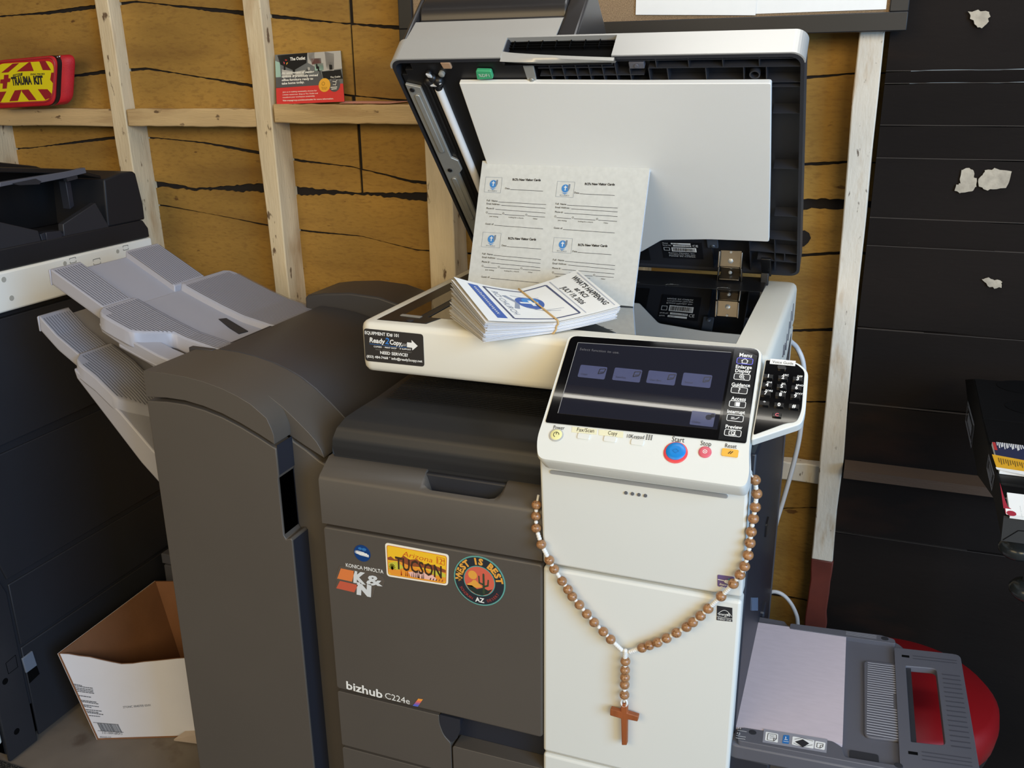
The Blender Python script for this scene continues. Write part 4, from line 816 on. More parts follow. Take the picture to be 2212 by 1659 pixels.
b.build('guide_pictures', [M['whiteink'], col('2a6fb0'), M['ink']], st2)
b = MB(); text2(b, BY, '11', .6515, .0345, .004, .0018); text2(b, BY, '12', .6515, .0225, .004, .0018); [b.line(BY, (.651, y), (.664, y+.001), .0006, .0018) for y in (.031, .019, .014)]; b.build('width_mark', M['whiteink'], sg)
# ================================================================ FINISHER docked on the copier's left
fin = thing('copier_finisher', (-.16, .25, 0), 'charcoal sorting unit with grey paper trays, docked left of the middle copier', 'copier finisher')
XZ = lambda y: (lambda a, c, d: Vector((a, d, c)))
def pxz(y, ps): return [(ony(y, p).x, ony(y, p).z) for p in ps]
TOPC = [(-.307, .957), (-.262, .9565), (-.224, .9545), (-.19, .950), (-.156, .942), (-.130, .933), (-.107, .9225), (-.080, .9045), (-.055, .8835), (-.036, .8665), (-.012, .845)]
def topz(x): return interp(TOPC, x)
GAP = pxz(0, [(318, 861), (360, 863), (400, 869), (440, 881), (480, 897), (520, 918), (560, 942), (600, 968)]); GAP2 = pxz(.045, [(632, 948), (660, 967), (688, 990)])
# hidden carcass
b = MB(); cp = [(-.300, .03), (-.022, .03), (-.022, .80)]+[(x, z-.012) for x, z in TOPC[::-1] if x < -.05 and x > -.30]+[(-.300, .945)]
b.prism(cp, lambda a, c, d: Vector((a, d, c)), .060, .46); b.box(-.26, -.06, .05, .09, 0, .03); b.box(-.26, -.06, .40, .44, 0, .03)
b.build('body', M['slate'], fin)
# top cap with the stepped front
cut = -.070
capA = [(-.307, GAP[0][1]+.003)]+[(x, z+.003) for x, z in GAP[1:-1] if x < cut]+[(cut, interp(GAP, cut)+.003)]
topA = [(cut, topz(cut)-.020), (cut-.003, topz(cut)-.010), (cut-.010, topz(cut-.01)-.002)]+[(x, z) for x, z in TOPC[::-1] if x < cut-.012 and x > -.305]+[(-.305, .9565), (-.307, .952)]
b = MB(); b.prism(capA+topA, lambda a, c, d: Vector((a, d, c)), 0, .0465)
e_ = -.012
capB = [(-.307, .90), (cut-.03, .87),  (GAP2[0][0], GAP2[0][1]+.003), (GAP2[1][0], GAP2[1][1]+.003), (e_, GAP2[2][1]+.002), (e_, topz(e_)-.016), (e_-.004, topz(e_-.004)-.008), (e_-.012, topz(e_-.012)-.002)]+[(x, z) for x, z in TOPC[::-1] if -.305 < x < e_-.014]+[(-.305, .9565), (-.307, .952)]
b.prism(capB, lambda a, c, d: Vector((a, d, c)), .045, .1395)
fc = b.build('top_cap', M['char'], fin, bevel=.004, seg=3, smooth=45)
mb_ = MB(); mainp = [(-.272, .90), (e_, .80), (e_, topz(e_)-.014), (e_-.004, topz(e_-.004)-.006), (e_-.014, topz(e_-.014)-.001)]+[(x, z) for x, z in TOPC[::-1] if -.27 < x < e_-.016]+[(-.272, .9555)]
mb_.prism(mainp, lambda a, c, d: Vector((a, d, c)), .1415, .47); mb_.build('top_cover', M['chard'], fin, bevel=.002, seg=2, smooth=45)
b = MB(); b.prism([(-.272, .94), (-.272, .9575), (-.320, .9585), (-.320, .94)], lambda a, c, d: Vector((a, d, c)), .128, .1395); b.build('corner_strip', M['chard'], fin, bevel=.001)
# front door: tall plain panel with a recessed pull and a set-back strip beside it
g = lambda x: interp(GAP, x)-.004
b = MB()
doorp = [(-.307, .05), (-.050, .05), (-.050, .705), (-.057, .7025), (-.070, .7115), (-.070, .812), (-.070, g(-.070))]+[(x, z-.004) for x, z in GAP[::-1] if x < -.075]+[(-.307, g(-.307))]
doorp = [(-.3075, .05), (-.0545, .05), (-.0545, .698), (-.058, .7005), (-.066, .697), (-.0700, .704), (-.0700, .803), (-.0685, .806), (-.0685, g(-.0685))]+[(x, z-.004) for x, z in GAP[::-1] if x < -.075]+[(-.3075, g(-.307))]
b.prism(doorp, lambda a, c, d: Vector((a, d, c)), 0, .044); fd = b.build('front_door', M['char'], fin, bevel=.004, seg=3, smooth=45)
b = MB(); b.prism([(-.072, .05), (-.006, .05), (-.006, GAP2[2][1]-.012), (GAP2[2][0], GAP2[2][1]-.004), (GAP2[1][0], GAP2[1][1]-.004), (GAP2[0][0], GAP2[0][1]-.004), (-.072, GAP2[0][1]+.004)], lambda a, c, d: Vector((a, d, c)), .045, .075)
b.build('side_strip', M['char'], fin, bevel=.003, seg=2)
b = MB(); b.hull([Vector((-.0715, .004, .7015)), Vector((-.0715, .004, .8045)), Vector((-.0715, .0445, .8045)), Vector((-.0715, .0445, .7015))], [Vector((-.0700, .004, .7035)), Vector((-.0700, .004, .8035)), Vector((-.0700, .0445, .8035)), Vector((-.0700, .0445, .7035))]); b.build('door_pull', M['navy'], fd)
b = MB(); b.box(-.0545, -.0540, .003, .0445, .052, .696); b.box(-.0685, -.0680, .003, .0445, .808, .858); b.build('side_face_shade', M['navy'], fd)  # navy skins paint the bluish shade on the door's right-facing sides
# rear housing
b = MB(); b.prism([(-.305, .80), (-.02, .80), (-.02, .915), (-.045, .948), (-.085, .970), (-.135, .983), (-.20, .987), (-.26, .982), (-.298, .976), (-.305, .970)], lambda a, c, d: Vector((a, d, c)), .472, .60); b.build('rear_housing', M['chard'], fin, bevel=.004, seg=3, smooth=45)
b = MB(); b.box(-.028, -.0215, .075, .44, .80, .842); b.lathe(Fr((-.0225, .115, .845), (0, 1, 0), (0, 0, 1)), [(.004, 0), (.004, .002), (.002, .003)], 12); b.build('side_flange', M['navy'], fin, bevel=.001)
# ---------------------------------------------------------------- grey sorting trays
def loft(b, secs):
    k = len(secs[0]); vs = [v for s in secs for v in s]; fs = [list(range(k))[::-1], [(len(secs)-1)*k+i for i in range(k)]]
    for a in range(len(secs)-1): fs += [(a*k+i, a*k+(i+1) % k, (a+1)*k+(i+1) % k, (a+1)*k+i) for i in range(k)]
    return b.add(vs, fs)
def paper_tray(name, base, extp, dz, near, far, en, ef, lab, scoop):
    """base/extp: (x, z) profiles from the finisher outward; pads near and far with a smooth valley between"""
    zi = lambda prof, x: interp(sorted(prof), x)
    def strip(b, prof, y0, y1, top, th, taper=0, n=26):
        f0 = y0 if callable(y0) else (lambda x: y0); f1 = y1 if callable(y1) else (lambda x: y1); xs = [prof[0][0]+(prof[-1][0]-prof[0][0])*(i/n) for i in range(n+1)]
        loft(b, [[Vector((x, f0(x), zi(prof, x)+top-th)), Vector((x, f0(x)+taper, zi(prof, x)+top)), Vector((x, f1(x)-taper, zi(prof, x)+top)), Vector((x, f1(x), zi(prof, x)+top-th))] for x in xs])
    xe0 = base[-1][0]; rnd_ = lambda x, r=.024: r-math.sqrt(max(0, r*r-max(0, r-(x-xe0))**2))
    sm = lambda t: 0 if t < 0 else 1 if t > 1 else t*t*(3-2*t)
    nearf = lambda x: near+rnd_(x)+.062*sm((x-scoop)/.045)
    farf = lambda x: far-rnd_(x)
    b = MB(); strip(b, base, lambda x: nearf(x)+.004, farf, -.014, .018, .003); strip(b, base, nearf, near+.112, -.001, .030, .005); strip(b, base, far-.174, farf, -.001, .030, .010); strip(b, [p for p in base if p[0] > scoop-.05], near+.003, near+.075, -.034, .012, .003)
    o = b.build(name, M['tray'], fin, bevel=.004, seg=2, smooth=50, label=lab)
    e = MB(); strip(e, extp, en, ef, -.012, .016, .002); xo = [p for p in extp if p[0] <= base[-1][0]+.004]; strip(e, xo, en, en+.075, 0, .026, .002); strip(e, xo, ef-.100, ef, 0, .026, .004)
    xe, ze = extp[-1]; e.hull([(xe, en, ze), (xe-.004, en, ze-.002), (xe-.004, en, ze-.030), (xe, en, ze-.030)], [(xe, en+.075, ze), (xe-.004, en+.075, ze-.002), (xe-.004, en+.075, ze-.030), (xe, en+.075, ze-.030)])
    eo = e.build('tray_extension', M['tray'], o, bevel=.002, seg=2, smooth=50)
    r = MB()
    def groove(prof, y, x0, x1, up):
        pts = sorted([x for x, z in prof if x0 < x < x1]+[x0, x1]); 
        for xa, xb in zip(pts, pts[1:]):
            za, zb = zi(prof, xa)+up, zi(prof, xb)+up; r.add([(xa, y-.0008, za), (xb, y-.0008, zb), (xb, y+.0008, zb), (xa, y+.0008, za)], [(0, 1, 2, 3)])
    xm, xM = base[-1][0]+.008, base[0][0]-.004
    for i in range(17): yy = near+.010+i*.0060; xr_ = xM if yy > near+.068 else min(xM, scoop+.045*max(0, (yy-near-.008)/.062)); groove(base, yy, xm+(0 if i > 2 else .016), xr_, -.0004)
    r.build('groove', M['traydk'], o); r = MB()
    for i in range(26): groove(base, far-.161+i*.0060, xm+(.004 if i < 23 else .016), xM, -.0004)
    r.build('groove', M['traydk'], o); r = MB(); xm2, xM2 = extp[-1][0]+.006, base[-1][0]-.002
    for i in range(11): groove(extp, en+.007+i*.0060, xm2, xM2, .0005)
    r.build('groove', M['traydk'], eo); r = MB()
    for i in range(16): groove(extp, ef-.096+i*.0060, xm2, xM2, .0005)
    r.build('groove', M['traydk'], eo)
    return o
UT = [(-.268, .946), (-.300, .949), (-.360, .962), (-.405, .978), (-.455, .998), (-.500, 1.0175)]
ut = paper_tray('upper_tray', UT, [(-.470, 1.002), (-.498, 1.0140), (-.502, 1.0165), (-.550, 1.044), (-.608, 1.077)], 0, .103, .502, .130, .415, 'upper grey ribbed tray', -.425)
b = MB()
def onut(p): # point on the sloping valley
    best = None
    for i in range(60):
        x = -.27-.23*i/59; q = onx(x, p); z = interp(sorted(UT), x)-.0135
        if best is None or abs(q.z-z) < best[0]: best = (abs(q.z-z), q)
    return best[1]
qs = [onut(p) for p in ((472, 690), (489, 688), (536, 716), (516, 722))]; b.hull([q+Vector((0, 0, -.002)) for q in qs], [q+Vector((0, 0, .001)) for q in qs]); b.build('dark_inset', M['slate'], ut)
LT = [(-.300, .715), (-.345, .735), (-.409, .785), (-.470, .850), (-.520, .893), (-.572, .925)]
lt = paper_tray('lower_tray', LT, [(-.545, .902), (-.569, .917), (-.574, .920), (-.620, .952), (-.655, .987)], 0, .103, .45, .130, .40, 'lower grey ribbed tray', -.480)
b = MB(); b.prism([(-.302, .61), (-.302, .694), (-.345, .714), (-.409, .764), (-.470, .829), (-.520, .873), (-.564, .903), (-.560, .884), (-.44, .735), (-.36, .655)], lambda a, c, d: Vector((a, d, c)), .1045, .16); b.build('side_wall', M['tray'], lt, bevel=.003)
b = MB(); b.prism([(-.302, .88), (-.302, .926), (-.37, .945), (-.44, .973), (-.492, .993), (-.488, .976), (-.40, .930), (-.34, .900)], lambda a, c, d: Vector((a, d, c)), .1075, .15); b.build('side_wall', M['tray'], ut, bevel=.003)

# ================================================================ SECOND COPIER at the left edge, side-on
M['adf'] = mat('neutral_black_plastic', (33, 33, 36), .5, spec=.3, bump=.03, bscale=800)
c2 = thing('office_copier', (-1.15, .3, 0), 'second dark office copier with a cream top band, at the left edge', 'copier', 'office copiers')
LS = Fr((-.833, 0, 0), (0, 1, 0), (0, 0, 1)); LB = Fr((-.860, 0, 0), (0, 1, 0), (0, 0, 1))
b = MB(); b.box(-1.44, -.862, .035, .63, .02, .955); b.box(-1.44, -.862, .035, .63, .02, .1); b.box(-1.40, -.90, .08, .58, 0, .02); bd = b.build('body', M['slate'], c2, bevel=.004)
b = MB(); b.box(-1.448, -.833, .06, .648, .9595, 1.0400); sb_ = b.build('scanner_bed', mat('lit_cream_plastic', (242, 240, 230), .42), c2, bevel=.005, seg=3)  # same cream, lightened in colour to stand in for stronger light here
mk = mat('moulded_dimple', (176, 174, 164), .5)
for p, r_ in (((8, 604), .0055), ((140, 569), .0048), ((254, 543), .0046), ((25, 644), .0055)):
    a, c = LS.px(p); MB().slab(LS, circle(a, c, r_, 18), -.001, .0006).build('dimple', mk, sb_)
for p, w_ in (((157, 562), .0105), ((209, 565), .0125), ((271, 535), .0100)):
    a, c = LS.px(p); b = MB(); s_ = Vector((a, c))
    for l in ([(-1, .25), (-1, .8), (-.6, .8)], [(-.6, .8), (.6, .8)], [(.6, .8), (1, .8), (1, .25)], [(-1, -.25), (-1, -.8), (1, -.8), (1, -.25)]): b.pline(LS, [(a+x*w_*.8, c+y*w_*.62) for x, y in l], .0009, .0006)
    b.build('slot_mark', M['void'], sb_)
# side panels of the cabinet, drawn as slabs with real gaps between them
def side(name, ps, h0, h1, m=M['slate'], bev=.002): return MB().slab(LB, ps, h0, h1).build(name, m, c2, bevel=bev)
side('upper_side', [(.037, .69), (.037, .945), (.62, .945), (.62, .70)], -.004, .010)
side('side_door', [(.117, .405), (.048, .672), (.60, .674), (.60, .405)], -.004, .003)
side('side_door', [(.118, .245), (.118, .392), (.60, .392), (.60, .245)], -.004, .002)
lw_ = side('lower_side', [(.117, .012), (.117, .238), (.60, .238), (.60, .012)], -.004, .002)
cs = side('corner_post', [(.036, .004), (.036, .60), (.109, .38), (.109, .004)], -.004, .004)
b = MB(); q = LB.pxs([(44, 1422), (66, 1405), (76, 1436), (53, 1453)]); b.slab(LB, q, .001, .006); pg = b.build('side_grip', mat('blue_grey_paddle', (112, 120, 134), .45), c2, bevel=.001)
b = MB(); q = LB.pxs([(50, 1416), (66, 1405), (84, 1455), (62, 1476)]); b.slab(LB, q, .0005, .0025); b.build('grip_recess', M['void'], c2)
for p in ((8, 1471), (33, 1579)): a, c = LB.px(p); MB().slab(LB, circle(a, c, .007, 18), .002, .0046).build('hole', M['void'], cs)
b = MB(); b.pline(LB, LB.pxs([(9, 1432), (30, 1414), (35, 1440), (15, 1455)]), .0012, .0046, True); b.build('knockout', M['void'], cs)
b = MB(); b.box(-1.16, -.862, .000, .033, .055, .95); b.build('front_cover', M['white'], c2, bevel=.004)
# document feeder of the second copier, open on the side facing us
LA = lambda a, c, d: Vector((d, a, c))
b = MB(); b.prism([(.06, 1.041), (.645, 1.041), (.645, 1.062), (.63, 1.083), (.06, 1.083)], LA, -1.42, -.836); b.build('feeder_base', M['adf'], c2, bevel=.003)
b = MB(); b.prism([(.522, 1.083), (.640, 1.083), (.6405, 1.12), (.630, 1.190), (.622, 1.196), (.583, 1.196), (.53, 1.187), (.527, 1.15)], LA, -1.42, -.8375); b.build('feeder_housing', M['adf'], c2, bevel=.004, seg=3)
b = MB(); b.prism([(.06, 1.083), (.53, 1.083), (.53, 1.20), (.49, 1.216), (.30, 1.250), (.06, 1.262)], LA, -1.42, -.985); b.prism([(.20, 1.245), (.47, 1.2145), (.53, 1.196), (.53, 1.188), (.47, 1.204), (.20, 1.235)], LA, -.985, -.845); b.build('feeder_body', M['black'], c2, bevel=.002)
LG = Fr((-.842, 0, 0), (0, 1, 0), (0, 0, 1))
b = MB(); b.slab(LG, LG.pxs([(0, 394), (140, 371), (184, 362), (187, 374), (140, 385), (84, 396), (40, 396), (0, 404)]), -.012, .0); tb_ = b.build('document_tray', M['traymid'], c2, bevel=.001)
b = MB(); b.slab(LG, LG.pxs([(26, 396), (76, 386), (88, 392), (84, 398), (40, 400), (30, 398)]), -.010, .002); b.build('tray_catch', M['slate'], tb_); MB().slab(LG, LG.pxs([(145, 384), (168, 378), (170, 386), (148, 392)]), -.012, -.002).build('tray_pin', M['slate'], tb_)
b = MB(); b.slab(LG, LG.pxs([(134, 484), (204, 438), (236, 494), (237, 496), (137, 518)]), -.012, .003); b.build('paper_guide', M['slate'], c2, bevel=.0015)
b = MB(); b.slab(LG, LG.pxs([(-40, 470), (0, 480), (80, 498), (90, 530), (-40, 545)]), -.012, .003); b.build('paper_guide', M['slate'], c2, bevel=.0015)
b = MB(); b.slab(LG, LG.pxs([(165, 392), (176, 393), (184, 446), (175, 453)]), -.05, -.03); b.build('edge_guide', M['navy'], c2, bevel=.001)
b = MB(); b.slab(LG, LG.pxs([(86, 506), (96, 502), (128, 498), (136, 505), (140, 532), (96, 540)]), -.02, .0015); b.slab(LG, LG.pxs([(95, 502), (128, 498), (131, 514), (98, 520)]), .001, .005); b.build('feeder_latch', M['navy'], c2, bevel=.001)
# ================================================================ PAPERS ON THE COPIER
# leaning stack of printed form sheets
TL, TR, BR = ony(.392, (1030, 347)), ony(.392, (1390, 362)), onz(1.0412, (1367, 662))
VF = Fr(BR-(TR-TL), (TR-TL), TL-(BR-(TR-TL)))
vw, vh = (TR-TL).length, (TL-(BR-(TR-TL))).length
st = thing('form_sheet_stack', tuple(VF.P(vw/2, 0, -.004)), 'stack of printed visitor card sheets leaning against the raised white lid sheet', 'paper stack')
b = MB(); b.slab(VF, [(0, 0), (vw, 0), (vw, vh), (0, vh)], -.0066, -.0004); b.build('sheets', M['paperedge'], st, smooth=0)
b = MB(); b.slab(VF, [(0, 0), (vw, 0), (vw, vh), (0, vh)], -.0004, 0); ts_ = b.build('top_sheet', M['cardst'], st, smooth=0)
b = MB(); H_ = .0004
def vt(s_, p0, p1, hp_, bold=0): txt(b, VF, s_, p0, p1, hp_, H_, bold)
def vl(p0, p1): b.line(VF, VF.px(p0), VF.px(p1), .0007, H_)
z4 = lambda x, y: (760+x/3.191, 340+y/3.191)
cards = [((925, 135), (1025, 245), (1108, 160), (1302, 164), (1057, 218), (1088, 221), (1318, 233), [((930, 302), (1005, 307), (1340, 326)), ((929, 324), (1026, 330), (1336, 352)), ((928, 356), (985, 358), (1335, 384))], 379, (931, 1045, 1203), 1333, ((920, 463), (978, 466), (1318, 493))),
         ((1418, 165), (1525, 277), (1606, 190), (1812, 194), (1533, 248), (1567, 251), (1812, 263), [((1404, 325), (1478, 329), (1833, 350)), ((1402, 349), (1508, 355), (1832, 376)), ((1400, 381), (1460, 384), (1832, 408)), ], 407, (1403, 1524, 1691), 1828, ((1392, 491), (1452, 495), (1812, 521))),
         ((905, 515), (1018, 625), (1078, 565), (1270, 573), (1034, 612), (1066, 615), (1306, 632), [((899, 669), (972, 675), (1304, 704)), ((898, 693), (996, 700), (1301, 731)), ((896, 724), (955, 728), (1300, 760))], 748, (902, 1014, 1169), 1300, ((892, 828), (950, 831), (1290, 865))),
         ((1395, 552), (1510, 662), (1560, 610), (1762, 618), (1520, 652), (1553, 655), (1790, 671), [((1386, 711), (1464, 716), (1815, 746)), ((1384, 736), (1487, 742), (1812, 773)), ((1382, 768), (1444, 772), (1810, 803))], 793, (1387, 1505, 1671), 1806, None)]
for (bx0, bx1, t0, t1, d0, d1, d2, ln, oy, oxs, oe, gs) in cards:
    b.m = 0; vt("RCI's New Visitor Cards", z4(*t0), z4(*t1), 4.6, .045); vt('Date', z4(*d0), z4(*d1), 3.6, .012); vl(z4(d1[0]+4, d1[1]), z4(*d2))
    for s_, (p, q, r) in zip(('Full  Name', 'Email Address :', 'Phone # :'), ln): vt(s_, z4(*p), z4(*q), 3.6, .012); vl(z4(q[0]+5, q[1]), z4(*r))
    sl_ = .062
    for k, ox in enumerate(oxs):
        oyk = oy+(ox-oxs[0])*sl_; c = VF.px(z4(ox, oyk)); b.pline(VF, circle(c[0], c[1], .0014, 10), .0005, H_, True)
        xe = oxs[k+1] if k < 2 else oe; vl(z4(ox+8, oyk+8), z4(xe-12 if k < 2 else xe, oyk+8+(xe-ox)*sl_)); w_ = (60, 102, 32)[k]
        sx = ox+(18, 36, 45)[k]; vt(('just visiting', 'looking for a church', 'Other')[k], z4(sx, oyk+30), z4(sx+w_, oyk+30+w_*.07), 2.4, .01)
    if gs: vt('Guest of:', z4(*gs[0]), z4(*gs[1]), 3.6, .012); vl(z4(gs[1][0]+5, gs[1][1]+2), z4(*gs[2]))
    q0, q1 = VF.px(z4(*bx0)), VF.px(z4(*bx1)); cx_, cy_ = (q0[0]+q1[0])/2, (q0[1]+q1[1])/2; sw, sh = abs(q1[0]-q0[0])/2, abs(q1[1]-q0[1])/2
    b.m = 2; b.pline(VF, [(cx_-sw, cy_-sh), (cx_+sw, cy_-sh), (cx_+sw, cy_+sh), (cx_-sw, cy_+sh)], .0004, H_, True)
    b.m = 1; b.flat(VF, circle(cx_, cy_+.0015, .0066, 20, .0068), H_); b.flat(VF, [(cx_-.006, cy_-.005), (cx_, cy_-.0085), (cx_+.006, cy_-.005), (cx_, cy_-.0065)], H_)
    b.m = 2; b.flat(VF, [(cx_+.0035, cy_+.004), (cx_+.0055, cy_+.009), (cx_+.008, cy_+.009), (cx_+.0078, cy_+.002), (cx_+.0055, cy_-.003)], H_+.0001)
    b.m = 3; b.line(VF, (cx_, cy_-.002), (cx_, cy_+.0062), .0014, H_+.0002); b.line(VF, (cx_-.0025, cy_+.0035), (cx_+.0025, cy_+.0035), .0014, H_+.0002)
    b.m = 2; text2(b, VF, 'RCI CHURCH', cx_, cy_-sh+.0015, .0024, H_, .016, align='c')
b.build('printing', [M['ink'], col('2f7fc0'), col('6f7c8c'), M['whiteink']], ts_, fix=False)
# bundle of folded service leaflets, bent up at both ends round the rubber band
e_u = Vector((.71, .70, 0)).normalized(); w_u = Vector((-.685, .728, 0)).normalized(); B0 = Vector((.2632, .0475, 0))
def bil(f, k, v): return f[k]*(1-v)+f[k+3]*v
ZB = [.0000, .0000, .0090, .0035, .0000, .0130]; ZT = [.0290, .0150, .0265, .0640, .0325, .0545]
def quad3(a, m, c, u): return a*(1-u)*(1-2*u)+m*4*u*(1-u)+c*u*(2*u-1)
def vee(a, m, c, u):
    t = abs(2*u-1); r = t*t*.35+t*.65; return m+((a if u < .5 else c)-m)*r
def leaf_pt(a, c, t, h=0):
    """a across (back to front 0..0.143), c along (left to right 0..0.213), t = height in the bundle 0..1"""
    v = 1-a/.143; u = c/.213
    zb = vee(bil(ZB, 0, v), bil(ZB, 1, v), bil(ZB, 2, v), u); zt = vee(bil(ZT, 0, v), bil(ZT, 1, v), bil(ZT, 2, v), u)
    return B0+e_u*(c+.006*t)+w_u*(v*.143)+Vector((0, 0, 1.0415+zb+(zt-zb)*t+h))
NL = 34; rnd = random.Random(11)
leaf_mats = [mat('leaflet_paper_%d' % k, c, .8) for k, c in enumerate(((226, 226, 228), (216, 220, 230), (222, 216, 206)))]
for k in range(NL):
    t = k/(NL-1); top = k == NL-1; je, jw = ((rnd.random()-.5)*.006, (rnd.random()-.5)*.002) if not top else (.002, 0)
    th = .00045; b = MB(); nu, nv = (44, 6) if top else (14, 4); off = e_u*je+w_u*jw
    P0 = lambda u, v, h: leaf_pt(.143*(1-v), .213*u, t*.985, h+(.0014+.0005 if top else 0))+off
    vs = [P0(i/nu, j/nv, h) for h in (0, th) for j in range(nv+1) for i in range(nu+1)]; N1 = (nu+1)*(nv+1); fs = []
    for j in range(nv):
        for i in range(nu):
            q = [j*(nu+1)+i, j*(nu+1)+i+1, (j+1)*(nu+1)+i+1, (j+1)*(nu+1)+i]; fs += [q[::-1], [x+N1 for x in q]]
    edge = [i for i in range(nu+1)]+[j*(nu+1)+nu for j in range(1, nv+1)]+[nv*(nu+1)+i for i in range(nu-1, -1, -1)]+[j*(nu+1) for j in range(nv-1, 0, -1)]
    for a, c in zip(edge, edge[1:]+edge[:1]): fs.append([a, c, c+N1, a+N1])
    b.add(vs, fs); o = b.build('service_leaflet', leaf_mats[k % 3] if not top else M['paper'], smooth=30)
    if top: tag(o, 'uppermost leaflet of the banded bundle, with blue emblem and dated heading', 'leaflet', 'banded service leaflets')
    else: tag(o, 'plain folded leaflet edge below the printed top one in the banded bundle', 'leaflet', 'banded service leaflets')
    topo = o
# printing on the uppermost leaflet: page frame, x from back edge to front edge, y from left end to right end
class Page:
    n = Vector((0, 0, 1))
    def P(s, a, c, h=0): return leaf_pt(a, c, 1.0, .00185+h)+e_u*.002
PG = Page()
def pgpoly(b, ps, h):
    """fine mesh of a convex-ish polygon so that it follows the bend"""
    bm = bmesh.new(); bm.faces.new([bm.verts.new((x, y, 0)) for x, y in ps]); bmesh.ops.triangulate(bm, faces=bm.faces[:])
    y0, y1 = min(p[1] for p in ps), max(p[1] for p in ps)
    for i in range(1, 44):
        y = .213*i/44
        if y0 < y < y1: bmesh.ops.bisect_plane(bm, geom=bm.verts[:]+bm.edges[:]+bm.faces[:], plane_co=(0, y, 0), plane_no=(0, 1, 0))
    bm.verts.index_update(); b.add([PG.P(v.co.x, v.co.y, h) for v in bm.verts], [[v.index for v in f.verts] for f in bm.faces]); bm.free()
def pgline(b, p, q, w, h):
    p, q = Vector(p), Vector(q); d = (q-p).normalized(); n = Vector((-d.y, d.x))*w/2; pgpoly(b, [p+n, p-n, q-n, q+n], h)
def pgell(b, x, y, rx, ry, h, rot=0, n=28):
    pgpoly(b, [(x+rx*math.cos(2*math.pi*i/n)*math.cos(rot)-ry*math.sin(2*math.pi*i/n)*math.sin(rot), y+rx*math.cos(2*math.pi*i/n)*math.sin(rot)+ry*math.sin(2*math.pi*i/n)*math.cos(rot)) for i in range(n)], h)
b = MB(); X = .143
b.m = 0; pgpoly(b, [(.012, .018), (X-.010, .018), (X-.010, .034), (.012, .034)], .0002)
b.m = 1
for p, q in (((.011, .044), (X-.010, .044)), ((X-.010, .044), (X-.010, .150)), ((X-.010, .150), (.013, .150)), ((.013, .150), (.011, .044))): pgline(b, p, q, .0035, .0003)
b.m = 0; pgell(b, .066, .098, .026, .022, .0003); b.m = 3; pgell(b, .058, .102, .015, .013, .00035)
b.m = 2; pgpoly(b, [(.063, .082), (.069, .082), (.069, .112), (.063, .112)], .0005); pgpoly(b, [(.054, .099), (.078, .099), (.078, .105), (.054, .105)], .0005)
b.m = 4; pgpoly(b, [(.038, .070), (.064, .080), (.066, .074), (.040, .062)], .0003); pgpoly(b, [(.094, .070), (.068, .080), (.066, .074), (.092, .062)], .0003)
for p, q in (((.090, .090), (.110, .130)), ((.094, .094), (.104, .138)), ((.086, .086), (.104, .116)), ((.036, .078), (.050, .120))): pgline(b, p, q, .0012, .0004)
text2(b, PG, 'RCI CHURCH', .026, .051, .0095, .0004, .090, shear=.15)
b.m = 5; pgline(b, (.006, .160), (X-.006, .158), .0022, .0003); pgline(b, (.008, .2085), (X-.006, .2065), .0022, .0003)
b.m = 6
for s_, y, sz, w in (("WHAT'S HAPPENING", .193, .0094, .112), ('at RCI', .1795, .0084, .036), ('JULY 19, 2026', .1650, .0084, .072)): text2(b, PG, s_, .072, y, sz, .0004, w, align='c', bold=.03)
b.m = 2; sc_ = [(.020+.100*i/60, .0255+.0022*math.sin(i*1.9)*(1.6 if i % 7 == 0 else 1)) for i in range(61)]
for p, q in zip(sc_, sc_[1:]): pgline(b, p, q, .0009, .0004)
b.build('printing', [col('2d57a6'), col('3c4468'), M['whiteink'], col('2f86d0'), col('8a93a6'), col('aeb2bc'), M['ink']], topo, fix=False)
# rubber band round the bundle
b = MB(); pts = [leaf_pt(.143*i/10, .1085, 1.0, .0026)+e_u*.002 for i in range(11)]
pts = [p+Vector((0, 0, .0004)) for p in pts]
pts += [leaf_pt(.143, .1085+.001*math.sin(i*2), 1-i/6, .0)-w_u*(.0016+.0006*(i % 2))+e_u*.002 for i in range(7)]
pts += [leaf_pt(.143-.143*i/6, .1085, 0, -.0004) for i in range(7)]+[leaf_pt(0, .1085, i/4, 0)+w_u*.002+e_u*.002 for i in range(5)]
tag(b.tube(pts, .0014, 6, closed=True).build('rubber_band', M['rubber'], smooth=60), 'tan rubber band stretched round the bent bundle of leaflets', 'rubber band')
# lilac-grey sheets waiting in the bypass tray
q = BY.pxs([(1613, 1342), (1828, 1372), (1820, 1607), (1594, 1570)]); b = MB(); b.slab(BY, [(q[0][0]-.012, q[0][1]), q[1], q[2], (q[3][0]-.012, q[3][1])], -.0055, .0004)
tag(b.build('paper_stack', M['lilac'], smooth=0), 'thin stack of plain lilac-grey sheets lying in the side tray', 'paper stack')
# ================================================================ ROSARY hung over the white column
RC = (1120, 1000); z5 = lambda x, y: (RC[0]+x/2.5167, RC[1]+y/2.5167)
ros = thing('rosary', (.50, -.012, .70), 'wooden bead rosary with cross hanging across the white front column', 'rosary')
def fronty(z): return -.020*max(0, z-.735)/(ctl.z-.735)
def onfront(p, gap):
    y = -.02
    for _ in range(6): q = ony(y, p); y = fronty(q.z)-gap
    return q
BR_ = .0072
left = [(98, 228), (95, 288), (96, 354), (124, 443), (168, 528), (194, 577), (237, 642), (269, 688), (292, 726), (331, 771), (371, 821), (411, 867), (461, 917), (501, 959)]
right = [(1286, 93), (1295, 167), (1287, 240), (1277, 303), (1265, 374), (1259, 435), (1248, 501), (1229, 561), (1204, 608), (1168, 657), (1102, 725), (1031, 792), (990, 831), (948, 866), (914, 892), (859, 924), (805, 953), (756, 976), (712, 991), (672, 1005)]
